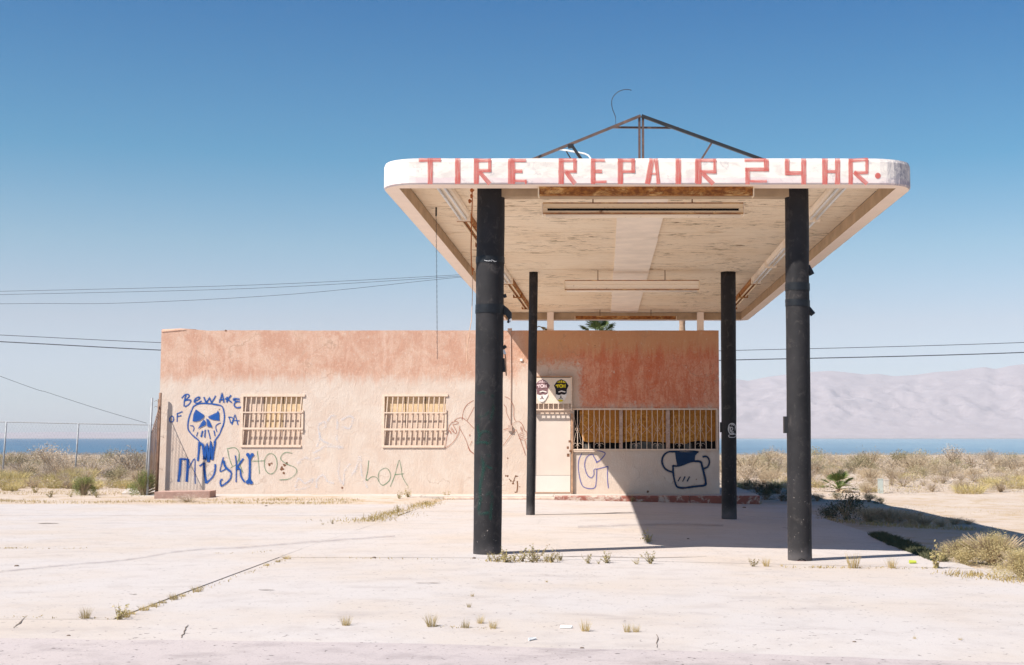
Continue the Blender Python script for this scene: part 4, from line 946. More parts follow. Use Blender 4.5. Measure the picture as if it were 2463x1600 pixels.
# painted letters
def fmp(px, py, off): return P(px, py, YF - .004 - off)
def letter(ox, oy, strokes, s=7.0):
    m = MB(); lay = 0
    for (a, b, w) in strokes:
        lay += 1; q = [(lerp(a[0], b[0], t / 6), lerp(a[1], b[1], t / 6)) for t in range(7)]
        ribbon(m, conv(q, ox, oy, s), w / s, fmp, lay * .0007, jag=.04)
    return m.build('letter', M['brush'], can)
V = lambda x, y0, y1, w: ((x, y0), (x, y1), w); Hh = lambda x0, x1, y, w: ((x0, y), (x1, y), w)
A_, B_, C_, E_ = 980, 1300, 1620, 1900
letter(A_, 370, [Hh(188, 565, 105, 66), V(382, 78, 512, 84)])
letter(A_, 370, [V(845, 75, 510, 92)])
letter(A_, 370, [V(1160, 78, 510, 92), Hh(1120, 1410, 112, 62), V(1385, 82, 308, 54), Hh(1195, 1410, 283, 58), ((1212, 305), (1388, 508), 74)])
letter(A_, 370, [V(1768, 76, 510, 92), V(1712, 90, 508, 44), Hh(1740, 1998, 112, 58), Hh(1800, 1935, 292, 66), Hh(1790, 2005, 455, 44), V(1992, 440, 512, 34)])
letter(B_, 370, [V(348, 80, 512, 92), Hh(310, 606, 108, 66), V(580, 84, 312, 60), Hh(400, 606, 295, 56), ((428, 300), (582, 508), 76)])
letter(B_, 370, [V(885, 80, 512, 82), Hh(850, 1086, 110, 50), Hh(900, 1036, 296, 62), Hh(880, 1112, 472, 48)])
letter(B_, 370, [V(1345, 80, 512, 92), Hh(1300, 1592, 112, 64), V(1560, 84, 322, 66), Hh(1380, 1592, 296, 54)])
letter(B_, 370, [((1880, 80), (1800, 512), 90), ((1942, 80), (1986, 512), 66), Hh(1835, 1962, 336, 34)])
letter(B_, 370, [V(2320, 80, 512, 96)])
letter(C_, 370, [V(425, 82, 512, 92), V(380, 90, 500, 40), Hh(438, 722, 108, 54), V(695, 82, 328, 56), Hh(450, 722, 302, 58), ((490, 330), (672, 512), 74)])
letter(C_, 370, [Hh(1192, 1562, 106, 60), V(1562, 90, 292, 84), Hh(1204, 1604, 264, 68), V(1246, 238, 516, 80), Hh(1280, 1572, 462, 46)])
letter(C_, 370, [V(1912, 84, 362, 82), Hh(1890, 2182, 326, 68), V(2190, 80, 518, 84)])
letter(E_, 370, [V(588, 78, 518, 92), V(800, 78, 518, 86), Hh(618, 772, 300, 52)])
letter(E_, 370, [V(1022, 82, 518, 78), ((990, 115), (1315, 95), 58), V(1296, 80, 322, 54), Hh(1080, 1316, 318, 52), ((1080, 308), (1300, 508), 70)])
m = MB(); poly(m, conv(circ(1480, 370, 50), E_, 370, 7.), fmp, .001); c_ = conv(circ(1480, 370, 42), E_, 370, 7.); m.build('full_stop', M['brush'], can)

# ---------------------------------------------------------------- fluorescent fittings that hang from the canopy
def fitting(x0, x1, y, ztop, h, d, mats, label, rods=(), tubes=True, slot=False):
    t = thing('light_fitting', ((x0 + x1) / 2, y, ztop), label, 'light fitting', 'rusted fluorescent fittings under the canopy')
    z0 = ztop - h
    m = MB()                                                  # folded channel: deep front lip, sloping reflector, back
    prof = [(y, ztop), (y + .012, ztop - h * .40), (y + .004, ztop - h * .46), (y + .03, z0 + .012), (y + .045, z0), (y + d - .045, z0), (y + d - .03, z0 + .012), (y + d - .004, ztop - h * .46), (y + d, ztop)]
    k = len(prof); vs = [(x0, a, b) for a, b in prof] + [(x1, a, b) for a, b in prof]
    m.add(vs, [(i, i + 1, k + i + 1, k + i) for i in range(k - 1)] + [(k - 1, 0, k, 2 * k - 1)] + [tuple(range(k - 1, -1, -1)), tuple(range(k, 2 * k))]); m.build('housing', mats[0], t)
    for xx in (x0 - .016, x1 + .002):
        m = MB(); m.box(xx, xx + .014, y - .004, y + d + .004, z0 - .02, ztop + .002); m.build('end_cap', mats[1], t)
    for zz_, nm_ in ((ztop + .004, 0), (z0 - .004, 1)):
        m = MB(); m.box(x0, x1, y - .006, y + .008, zz_ - .009, zz_ + .006); m.build('edge_strip', M['rust_heavy'], t)
    if tubes:
        for f_ in (.25, .75):
            m = MB(); m.tube([(x0 + .03, y + d * f_, z0 - .022), (x1 - .03, y + d * f_, z0 - .022)], .016, 8); m.build('tube', M['panel'] if not slot else mats[1], t, True)
    if slot:
        m = MB(); m.box(x0 + .06, x1 - .06, y + .004, y + .016, z0 + h * .24, z0 + h * .46); m.build('open_slot', M['void'], t)
    for rx in rods:
        m = MB(); m.tube([(rx, y + d / 2, ztop), (rx, y + d / 2, ZS)], .009, 5); m.build('hanger', M['chip'], t)
    return t
ya = 16.33; fitting(X(1297, ya, 460), X(1811, ya, 460), ya, ZB - .004, Z(450, ya) - Z(472, ya) - .02, .16, [M['rust_heavy'], M['rust_mid']], 'long heavily rusted fitting fixed to the front rim under the lettering', tubes=False)
ya = 17.35; fitting(X(1306, ya, 500), X(1788, ya, 500), ya, Z(489, ya), Z(489, ya) - Z(512, ya), .22, [M['rust_mid'], M['rust_light']], 'long fitting with a dark open slot hung on rods behind the front one', [X(1426, ya, 480), X(1666, ya, 480)], True, True)
ya = 26.0; fitting(X(1359, ya, 685), X(1681, ya, 685), ya, Z(675, ya), Z(675, ya) - Z(696, ya), .22, [M['rust_light'], M['rust_mid']], 'long cream fitting hung across the middle of the soffit, between the rear columns', [X(1438, ya, 665), X(1600, ya, 665)])
ya = 34.2; fitting(X(1384, ya, 765), X(1626, ya, 765), ya, Z(761, ya), Z(761, ya) - Z(767, ya), .2, [M['rust_heavy'], M['rust_mid']], 'thin fitting farthest back, hung just in front of the rear rim', [X(1443, ya, 752), X(1566, ya, 752)], False)
def side_fit(x0, x1, y0, y1, mats, label, group):
    t = thing('light_fitting', ((x0 + x1) / 2, (y0 + y1) / 2, ZS - .1), label, 'light fitting', group); zt = ZS - .001; w = .2
    m = MB(); prof = [(-w / 2, zt), (-w / 2 + .012, zt - .055), (-w / 2 + .035, zt - .075), (w / 2 - .035, zt - .075), (w / 2 - .012, zt - .055), (w / 2, zt)]; k = len(prof)
    m.add([(x0 + a, y0, b) for a, b in prof] + [(x1 + a, y1, b) for a, b in prof], [(k + i, k + i + 1, i + 1, i) for i in range(k - 1)] + [tuple(range(k)), tuple(range(2 * k - 1, k - 1, -1))]); m.build('housing', mats[0], t)
    for s in (-1, 1):
        m = MB(); m.tube([(x0 + s * .045, y0 + .03, zt - .098), (x1 + s * .045, y1 - .03, zt - .098)], .017, 7); m.build('tube', M['white'] if mats[1] is M['panel'] else mats[1], t, True)
    for (xx, yy_) in ((x0, y0), (x1, y1)):
        m = MB(); m.box(xx - w / 2 - .004, xx + w / 2 + .004, yy_ - .012, yy_ + .012, zt - .125, zt); m.build('end_cap', mats[0], t)
segs = [(16.75, 19.35), (19.42, 22.0), (22.1, 24.7), (24.8, 27.4), (27.5, 30.1), (30.2, 32.9)]
nth = ['nearest', 'second nearest', 'third', 'fourth', 'fifth', 'farthest']
for side, (xa, xb) in (('left', (-2.07, -1.90)), ('right', (3.07, 3.24))):
    for k, (a, b) in enumerate(segs):
        f = lambda y: lerp(xa, xb, (y - 16.75) / 16.2)
        mm = [M['rust_light'], M['panel']] if k in (0, 3) else [M['rust_heavy'], M['rust_mid']]
        if side == 'right' and k in (1, 2): continue
        side_fit(f(a), f(b), a, b, mm, f'{nth[k]} lengthwise fitting along the {side} edge of the canopy soffit', f'lengthwise fittings along the {side} edge of the soffit')
for k in (1, 2):
    a, b = segs[k]; f = lambda y: lerp(3.07, 3.24, (y - 16.75) / 16.2)
    side_fit(f(a), f(b), a, b, [M['rust_light'], M['panel']], f'{nth[k]} lengthwise fitting along the right edge of the canopy soffit', 'lengthwise fittings along the right edge of the soffit')
# chain and cord that hang from the left edge
yc = 18.9; top = P(1049, 522, yc); bot = P(1052, 864, yc); t = thing('hanging_chain', top, 'thin dark chain hanging from the left inner edge of the canopy', 'chain')
top.z = ZB + .12; L_ = top.z - bot.z; k = int(L_ / .036)
m = MB()
for i in range(k):
    c = top.lerp(bot, (i + .5) / k); h = .022; w = .0065; ax = Vector((1, 0, 0)) if i % 2 else Vector((0, 1, 0))
    q = [c + ax * w * math.cos(a) + Vector((0, 0, h * math.sin(a))) for a in [j * math.pi / 3 for j in range(7)]]; m.tube(q, .0022, 4, False)
m.build('links', M['chain'], t); m = MB(); m.bar(top + Vector((0, 0, .09)), top - Vector((0, 0, .06)), .022, .02); m.build('hook', M['black'], t)
yc = 17.3; t = thing('rope', P(1135, 455, yc), 'orange rope knotted at the soffit, hanging left of the thick column', 'rope')
q = [P(*p, yc) for p in ((1135, 450), (1136, 480), (1134, 540), (1133, 600), (1134, 640), (1137, 662))]; q[0].z = ZS; m = MB(); m.tube(q, .008, 5); m.build('upper_length', M['cord'], t)
q = [P(*p, yc) for p in ((1137, 662), (1136, 720), (1134, 770), (1127, 810), (1122, 845), (1124, 875))]; m = MB(); m.tube(q, .005, 5); m.build('lower_length', M['cord_pale'], t)
for (px, py, rr) in ((1135, 458, .03), (1134, 472, .022), (1130, 484, .026), (1137, 648, .02)):
    m = MB(); m.tube([P(px - 2, py - 4, yc), P(px + 1, py, yc), P(px - 1, py + 5, yc)], [rr * .5, rr, rr * .4], 6); m.build('knot', M['cord'], t)

# ---------------------------------------------------------------- sign truss on the roof
yt_ = 16.75; zt = ZTOP - .01
tr = thing('sign_truss', P(1541, 380, yt_), 'rusty brown steel truss, a low triangle standing on the canopy roof', 'truss')
Pt = lambda px, py: P(px, py, yt_)
def toroof(a, b):
    a, b = Pt(*a), Pt(*b); return a + (b - a) * ((zt - a.z) / (b.z - a.z))
ap = (1541, 278.5)
m = MB(); m.bar(toroof(ap, (1298, 377)), Pt(*ap), .032, .032, (0, 1, 0)); m.build('rafter', M['steel_brown'], tr)
m = MB(); m.bar(Pt(1543, 279), toroof((1543, 279), (1816, 378)), .040, .04, (0, 1, 0)); m.build('rafter', M['black'], tr)
for px in (1538, 1546.5):
    a = Pt(px, 282); m = MB(); m.bar(Vector((a.x, yt_ + .02, zt)), a + Vector((0, .02, 0)), .030, .03, (0, 1, 0)); m.build('king_post', M['steel_brown'], tr)
m = MB(); m.bar(P(1468, 306.5, yt_ + .05), P(1632, 308, yt_ + .05), .024, .024); m.build('collar_tie', M['steel_brown'], tr)
m = MB(); m.bar(Pt(1711, 345), toroof((1711, 345), (1690, 379)), .024, .024, (0, 1, 0)); m.build('strut', M['steel_brown'], tr)
m = MB(); m.bar(Pt(1376, 351), toroof((1376, 351), (1395, 379)), .036, .036, (0, 1, 0)); m.bar(Pt(1366, 353), Pt(1380, 351), .04, .05); m.build('strut', M['black'], tr)
m = MB(); m.bar(Pt(1362, 364), toroof((1362, 364), (1371, 379)), .015, .015); m.bar(Pt(1297, 375), Pt(1300, 378), .04, .04); m.build('foot_clip', M['black'], tr)
q = [Pt(1344, 359), Pt(1380, 365), Pt(1406, 370), Pt(1415, 374), Pt(1421, 381)]; q.append(Vector((q[-1].x, yt_, zt)))
m = MB(); m.tube(q, .012, 6); tag(m.build('bent_pipe', M['white'], None, True), 'thin white bent pipe leaning from the truss foot onto the canopy roof', 'pipe')
q = smooth_pts([(1481, 303), (1480, 281), (1473, 262), (1471, 245), (1476, 231), (1487, 221), (1500, 216), (1511, 215.5), (1519, 217.5)], 4)  # hair-like strand added above the truss, its foot run down to the rafter
m = MB(); m.tube([P(*p, yt_) for p in q], [.0032] * 4 + [.0055] * (len(q) - 4), 5); tag(m.build('curled_strand', M['wire'], None, True), 'dark thin wire curling up above the truss against the sky', 'wire')  # the added hair-like strand, labelled as a wire
# ---------------------------------------------------------------- overhead lines
def line(pts, y, r, label, cat='power line', group=None):
    m = MB(); q = smooth_pts(pts, 8); m.tube([P(*p, y) for p in q], r, 5); return tag(m.build('power_line', M['wire'], None, True), label, cat, group)
line([(-900, 762), (0, 806), (378, 824), (900, 842), (1400, 850), (1770, 843), (2463, 824), (3300, 784)], 70, .017, 'upper of the two wires that sag behind the building roof', group='wires behind the building')
line([(-900, 776), (0, 822), (378, 842), (900, 864), (1400, 874), (1770, 866), (2463, 848), (3300, 806)], 68, .026, 'lower, thicker of the two wires that sag behind the building roof', group='wires behind the building')
for a, lb in (([(-800, 718), (0, 701), (600, 686), (1055, 664), (1180, 655)], 'topmost thin wire left of the canopy'), ([(-800, 727), (0, 709), (600, 694), (1055, 668), (1180, 657)], 'middle thin wire left of the canopy'), ([(-800, 742), (0, 731), (300, 729), (700, 708), (1055, 672), (1180, 660)], 'lowest thin wire left of the canopy')):
    line(a, 84, .013, lb, group='thin wires running to the canopy')
m = MB(); a = P(1180, 650, 84.2); m.tube([(a.x, 84.2, -1.2), (a.x, 84.2, a.z + .35)], [.15, .11], 10); tag(m.build('utility_pole', M['wood'], None, True), 'weathered wooden pole far behind the building, mostly hidden by the thick column', 'utility pole')
line([(-700, 640), (0, 905), (120, 946), (240, 985), (352, 1018)], 56.5, .009, 'thin stay wire slanting down to the fence beside the building', 'wire')

# ---------------------------------------------------------------- chain-link fences
YFN = 55.
fz = tz(-20, YFN)
fn = thing('chain_link_fence', (P(180, 1100, YFN).x, YFN, fz), 'tall chain-link fence on grey posts across the scrub left of the building', 'fence')
def fpt(px, py): return P(px, py, YFN)
posts = [(-320, 1012), (-155, 1013), (12.5, 1015), (186, 1019), (356, 1022), (520, 1024), (680, 1026)]
for px, py in posts:
    a = fpt(px + 3, py); b = Vector((a.x - .09, YFN, tz(a.x, YFN) - .1)); m = MB(); m.tube([b, a], .036, 7); m.build('post', M['galv'], fn, True)
m = MB(); m.tube([fpt(px + 3, py) for px, py in posts], .021, 6); m.build('top_rail', M['galv'], fn, True)
m = MB(); xa, xb = fpt(-320, 1000).x, fpt(600, 1000).x; k = 0; x = xa
while x < xb:
    zt_ = fpt(180, 1019).z; h = zt_ - fz - .1
    for s in (-1, 1): m.tube([(x, YFN - .04, fz + .1), (x + s * h * .55, YFN - .04, zt_)], .0016, 3, False)
    x += .14
tag(m.build('mesh', M['galv'], fn), kind='stuff')
# the short return beside the corner of the building, its shadow on the wall
rt = thing('fence_return', (P(360, 1180, 34.2).x, 34.2, tz(-11.9, 34.2)), 'rusty chain-link fence end tied to the left corner of the building', 'fence')
def pole(px0, py0, px1, py1, y, r, mat, name='post'):
    a, b = P(px0, py0, y), P(px1, py1, y); b = b + (b - a) * .06; m = MB(); m.tube([a, b], r, 7); return m.build(name, mat, rt, True)
YP = 34.05
pole(366, 957, 354, 1195, YP, .027, M['galv']); pole(373, 1022, 368.5, 1140, 41.5, .026, M['galv'])
pole(386, 945, 377, 1190, YW - .16, .038, M['rust_pole']); pole(381.5, 960, 374, 1190, YW - .16, .018, M['rust_pole'])
m = MB(); a0 = P(384, 960, YW - .15); a1 = P(366, 985, YP); zb0 = ZWALK
for i in range(30):
    f0 = i / 29
    top_ = lambda f: Vector((lerp(a0.x, a1.x, f), lerp(a0.y, a1.y, f), lerp(a0.z - .15, a1.z - .55, f ** .8)))
    b0 = Vector((lerp(a0.x - .05, a1.x - .1, f0), lerp(a0.y, a1.y, f0), zb0))
for j in range(26):
    f0 = j / 25; z = lerp(.02, 1, f0)
    q = []
    for i in range(25):
        f = i / 24; tp = Vector((lerp(a0.x, a1.x, f), lerp(a0.y, a1.y, f), lerp(a0.z - .12, a1.z - .62, f ** .8))); b0 = Vector((tp.x - .06, tp.y, zb0))
        q.append(b0.lerp(tp, z) + Vector((0, 0, .03 * (1 if i % 2 else -1))))
    m.tube(q, .0055, 3, False)
m.tube([Vector((lerp(a0.x, a1.x, f), lerp(a0.y, a1.y, f), lerp(a0.z - .1, a1.z - .6, f ** .8))) for f in [i / 12 for i in range(13)]], .011, 5)
tag(m.build('mesh', M['rust_pole'], rt), kind='stuff')
m = MB()
for (px, py) in ((371, 966), (370, 980), (374, 1003), (383, 1052), (380, 1130)):
    a = P(px, py, YP if px < 375 else YW - .2); m.tube([a, a + Vector((.05, .02, .03)), a + Vector((.11, .03, -.02)), a + Vector((.08, .05, .05))], .005, 4)
m.build('tie_wire', M['rust_pole'], rt)

# ---------------------------------------------------------------- marker posts in the scrub on the right
def marker(px0, px1, py0, py1, mat, label):
    g = GT((px0 + px1) / 2, py1); y = g.y; t = thing('marker_post', g, label, 'post', 'pair of short marker posts'); a, b = P(px0, py0, y), P(px1, py1, y)
    m = MB(); m.box(a.x, b.x, y, y + .17, g.z - .15, a.z); m.build('shaft', mat, t); m = MB(); m.box(a.x - .01, b.x + .01, y - .01, y + .18, a.z, a.z + .025); m.build('cap', mat, t)
marker(2113.5, 2125, 1154, 1187, M['green_pole'], 'grey-green square marker post, left of the pair in the scrub')
marker(2129, 2138, 1156, 1185, M['white_pole'], 'off-white square marker post, right of the pair in the scrub')
# ---------------------------------------------------------------- litter and stones
def scrap(px, py, l, w, ang, mat, name, label, cat, h=.006):
    g = G(px, py); m = MB(); c, s_ = math.cos(ang), math.sin(ang); cs = [(-l, -w), (l * .8, -w * .8), (l, w * .9), (-l * .9, w)]
    bot = [(g.x + a * c - b * s_, g.y + a * s_ + b * c, g.z + .005) for a, b in cs]; m.add(bot + [(x, y, z + h * (1 + .8 * k)) for k, (x, y, z) in enumerate(bot)], [(3, 2, 1, 0), (4, 5, 6, 7), (0, 1, 5, 4), (1, 2, 6, 5), (2, 3, 7, 6), (3, 0, 4, 7)])
    tag(m.build(name, mat), label, cat)
scrap(1281, 1541, .045, .007, .9, M['white'], 'stick', 'small white stick lying on the apron near the street', 'litter')
scrap(1362, 1512, .05, .008, .05, M['white'], 'paper_scrap', 'flat white paper scrap on the slab near the straw tufts', 'litter')
scrap(2196, 1356, .05, .02, .2, M['lime'], 'lime_scrap', 'lime yellow scrap on the concrete beside the twiggy weed', 'litter', .012)
tx = [(540, 1196, .5, .03), ]
scrap(352, 1190, .62, .22, .12, M['walk'], 'broken_slab', 'broken flat concrete piece on the dirt left of the building corner', 'rubble', .05)
def stone(px, py, r, label, onT=False):
    g = GT(px, py) if onT else G(px, py); m = MB(); vs = []; nn = 7
    for j, (zz, rr) in enumerate(((0, .9), (.45, 1), (.85, .55))):
        for k in range(nn):
            a = 2 * math.pi * k / nn; q = rr * r * (1 + .3 * mnoise.noise((k * 1.7, j, px))); vs.append((g.x + q * math.cos(a) * 1.2, g.y + q * math.sin(a), g.z - .003 + zz * r))
    m.add(vs, [(j * nn + k, j * nn + (k + 1) % nn, (j + 1) * nn + (k + 1) % nn, (j + 1) * nn + k) for j in range(2) for k in range(nn)] + [tuple(range(2 * nn, 3 * nn))]); tag(m.build('stone', M['crack']), label, 'stone', 'small stones on the concrete')
for k, (px, py, r) in enumerate([(40, 1363, .025), (165, 1530, .014), (1655, 1297, .02), (1140, 1343, .02), (900, 1342, .02), (1790, 1222, .04), (2055, 1545, .014), (640, 1218, .03), (1400, 1560, .015)]):
    stone(px, py, r, 'small dark stone lying loose on the pale concrete')
# ---------------------------------------------------------------- plants
def blade(m, b, d, l, w, droop=.3, mi=0):
    d = Vector(d).normalized(); s = d.cross(Vector((R.uniform(-1, 1), R.uniform(-1, 1), .3))).normalized() * w / 2
    mid = b + d * l * .55; tip = b + d * l + Vector((d.x, d.y, -1)) * l * droop * .3
    m.add([b - s, b + s, mid + s * .8, mid - s * .8, tip], [(0, 1, 2, 3), (3, 2, 4)], mi)
def leaflet(m, c, l, w, mi=0):
    a = Vector((R.gauss(0, 1), R.gauss(0, 1), R.gauss(0, .8))).normalized(); b = a.cross(Vector((R.gauss(0, 1), R.gauss(0, 1), R.gauss(0, 1)))).normalized()
    m.add([c - a * l * .5, c + b * w * .5, c + a * l * .5, c - b * w * .5], [(0, 1, 2, 3)], mi)
def dome(rx, rz): # point inside a flattened dome
    while 1:
        x, y, z = R.uniform(-1, 1), R.uniform(-1, 1), R.uniform(0, 1)
        if x * x + y * y + z * z <= 1: return Vector((x * rx, y * rx, z * rz))
def bush_mesh(name, mat, seed, rx, n_tw, n_lf, lf=(.09, .035), nclump=11, spread=.17, twl=.5, tw=.014, dead=False):
    """one plant of unit height, standing on the origin"""
    R.seed(seed); m = MB()
    for _ in range(max(6, n_tw // 12)):
        a = R.uniform(0, 6.28); r = R.uniform(.2, .9); tip = Vector((rx * r * math.cos(a), rx * r * math.sin(a), R.uniform(.45, .95))); b = Vector((R.uniform(-.06, .06), R.uniform(-.06, .06), -.04))
        m.tube([b, b.lerp(tip, .5) + Vector((0, 0, .06)), tip], [.016, .011, .004], 3, False, 1)
    cl = []
    for _ in range(nclump):
        a = R.uniform(0, 6.28); e = R.uniform(.1, 1.5); k = R.uniform(.62, .98); cl.append(Vector((rx * k * math.cos(e) * math.cos(a), rx * k * math.cos(e) * math.sin(a), .06 + .86 * k * math.sin(e))))
    for _ in range(n_tw):
        c = R.choice(cl); p = c + Vector((R.gauss(0, spread * rx), R.gauss(0, spread * rx), R.gauss(0, spread * .7))); p.z = max(.01, p.z)
        d = (p - Vector((0, 0, .15))).normalized() + Vector((R.gauss(0, .35), R.gauss(0, .35), .25 + R.gauss(0, .2))); blade(m, p - d * twl * .15, d, twl * R.uniform(.12, .42), tw * R.uniform(.6, 1.3), .4)
    for _ in range(n_lf):
        c = R.choice(cl) if R.random() < .8 else dome(rx * .9, .8); p = c + Vector((R.gauss(0, spread * rx), R.gauss(0, spread * rx), R.gauss(0, spread * .75)))
        if p.z < .01: p.z = R.uniform(.01, .12)
        leaflet(m, p, lf[0] * R.uniform(.6, 1.4), lf[1] * R.uniform(.7, 1.4))
    o = m.build(name, [mat, M['twig']], None, origin=Vector((0, 0, 0))); return o
def tuft_mesh(name, mat, seed, n, spread=.25, w=.02, lean=.55, droop=.5):
    R.seed(seed); m = MB()
    for _ in range(n):
        a = R.uniform(0, 6.28); r = spread * math.sqrt(R.random()) * .5; b = Vector((r * math.cos(a), r * math.sin(a), -.02)); t = R.uniform(0, lean)
        blade(m, b, (math.cos(a) * t + R.gauss(0, .12), math.sin(a) * t + R.gauss(0, .12), 1), R.uniform(.45, 1.0), w * R.uniform(.6, 1.3), droop)
    return m.build(name, mat, None, origin=Vector((0, 0, 0)))
def weed_mesh(name, mat, seed, ns, leaf=.14, wid=.06, lean=.8):
    R.seed(seed); m = MB()
    for _ in range(ns):
        a = R.uniform(0, 6.28); t = R.uniform(.1, lean); L_ = R.uniform(.5, 1.); d = Vector((math.cos(a) * t, math.sin(a) * t, 1)).normalized(); pts = [Vector((0, 0, -.03))]
        for k in range(4): d = (d + Vector((R.gauss(0, .16), R.gauss(0, .16), .05))).normalized(); pts.append(pts[-1] + d * L_ / 4)
        m.tube(pts, [.018, .015, .012, .008, .004], 3, False, 1)
        for k in range(16):
            f = R.uniform(.12, 1); i = min(3, int(f * 4)); p = pts[i].lerp(pts[i + 1], f * 4 - i); leaflet(m, p + Vector((R.gauss(0, .035), R.gauss(0, .035), R.gauss(0, .03))), leaf * R.uniform(.5, 1.2), wid * R.uniform(.6, 1.2))
    return m.build(name, [mat, M['twig']], None, origin=Vector((0, 0, 0)))
PROTO = {}
def proto(kind):
    if kind in PROTO: return PROTO[kind]
    b, s = kind.split(':'); s = int(s)
    if b == 'sage': o = bush_mesh('sage_shrub', M['leaf_sage'], 100 + s, .85, 420, 900, (.07, .026), 14, .16, .4)
    elif b == 'olive': o = bush_mesh('olive_shrub', M['leaf_olive'], 200 + s, .8, 260, 1000, (.07, .03), 14, .16, .4)
    elif b == 'dry': o = bush_mesh('dry_shrub', M['leaf_dry'], 300 + s, .95, 900, 500, (.06, .02), 14, .2, .4, .012)
    elif b == 'lilac': o = bush_mesh('bleached_shrub', M['leaf_lilac'], 400 + s, 1.1, 900, 600, (.06, .02), 16, .2, .36, .012)
    elif b == 'ygrass': o = tuft_mesh('yellow_grass_clump', M['leaf_yellow'], 500 + s, 420, 1.3, .022, .8)
    elif b == 'straw': o = tuft_mesh('straw_tuft', M['leaf_straw'], 600 + s, 110, .42, .013, .42, .25)
    elif b == 'weed': o = weed_mesh('leafy_weed', M['leaf_weed'], 700 + s, 9)
    elif b == 'green': o = bush_mesh('green_bush', M['leaf_green'], 800 + s, .55, 1500, 2200, (.06, .018), 16, .17, .34, .011)
    elif b == 'dark': o = bush_mesh('dark_bush', M['leaf_dark'], 900 + s, .95, 500, 700, (.10, .04), 12, .2, .5, .018)
    elif b == 'tumble': o = bush_mesh('tumbleweed', M['leaf_tumble'], 1000 + s, 1.15, 4200, 7000, (.055, .016), 34, .15, .22, .010)
    elif b == 'pile': o = bush_mesh('dry_brush_pile', M['leaf_lilac'], 1100 + s, 1.6, 700, 60, (.05, .02), 14, .25, .8, .014)
    PROTO[kind] = o; o['_p'] = 1; return o
used = set()
def plant(kind, loc, h, label, cat, group=None, wx=1., rz=None):
    o = proto(kind)
    if kind in used: o = dup(o); o['label'] = ''
    used.add(kind)
    if '_p' in o: del o['_p']
    o.location = Vector(loc) - Vector((0, 0, .01)); o.rotation_euler = (0, 0, R.uniform(0, 6.28) if rz is None else rz); o.scale = (h * wx, h * wx, h)
    for k_ in ('group',):
        if k_ in o: del o[k_]
    return tag(o, label, cat, group)
# --- scrub belt: single shrubs near, a mass beyond
rs = random.Random(77)
TYPES = {'sage': ('grey-brown sage shrub in the desert scrub', 'sage shrubs of the scrub belt'), 'olive': ('olive green rounded shrub in the desert scrub', 'olive shrubs of the scrub belt'), 'dry': ('dry tan twiggy shrub in the desert scrub', 'dry tan shrubs of the scrub belt'),
         'lilac': ('bleached greyish-pink low shrub in the desert scrub', 'bleached low shrubs of the scrub belt'), 'ygrass': ('yellow-green clump of tall grass in the scrub', 'yellow grass clumps of the scrub belt')}
spots = []
# (side, photo span, distance span, count, mix of kinds, height span)
BELT = [('L', (-140, 380), (82, 125), 26, [4, 2.5, 2.5, 1, 0], (.95, 1.5)), ('R', (1730, 2600), (82, 125), 40, [3, 3, 4, 1, 0], (.95, 1.55)),
        ('L', (-120, 372), (56, 100), 58, [4, 1.5, 3, 2, 0], (.6, .95)), ('L', (-100, 350), (46, 56), 30, [2.5, .4, 1.5, 2, 2], (.42, .7)), ('L', (-60, 372), (40, 47), 44, [.2, 0, .8, .6, 6], (.26, .46)),
        ('R', (1735, 2580), (62, 105), 80, [3, 2.2, 4, 1.2, 0], (.6, .98)), ('R', (1735, 2560), (49, 62), 54, [1., .4, 3, 4, .7], (.4, .68)), ('R', (1775, 2560), (41.5, 49), 30, [.2, 0, 1.5, 3., 1.6], (.32, .55))]
for side, (pa, pb), (ya, yb), cnt, mix_, hs in BELT:
    k = tries = 0
    while k < cnt and tries < 4000:
        tries += 1; y = rs.uniform(ya, yb); px = rs.uniform(pa, pb); x = (px - PPX) / FPX * y
        t = rs.choices(['sage', 'olive', 'dry', 'lilac', 'ygrass'], mix_)[0]
        h = rs.uniform(*hs) * {'sage': 1., 'olive': 1.05, 'dry': .85, 'lilac': .75, 'ygrass': .95}[t]
        if side == 'R' and y < 46 and (abs(px - 2018) < 55 or abs(px - 2125) < 30): continue
        if any((x - a) ** 2 + (y - b) ** 2 < (.5 * (h + c)) ** 2 for a, b, c in spots): continue
        spots.append((x, y, h)); k += 1
        row = 'near' if y < 48 else 'middle' if y < 62 else 'far'; sd = 'behind the fence left of the building' if side == 'L' else 'beyond the sand right of the columns'
        plant(f'{t}:{rs.randrange(4)}', (x, y, tz(x, y)), h, f"{TYPES[t][0].split(' in the ')[0]} in the {row} scrub {sd}", 'grass' if t == 'ygrass' else 'shrub', f"{TYPES[t][1].split(' of the ')[0]} of the {row} scrub {sd}", rs.uniform(.85, 1.3), rs.uniform(0, 6.28))
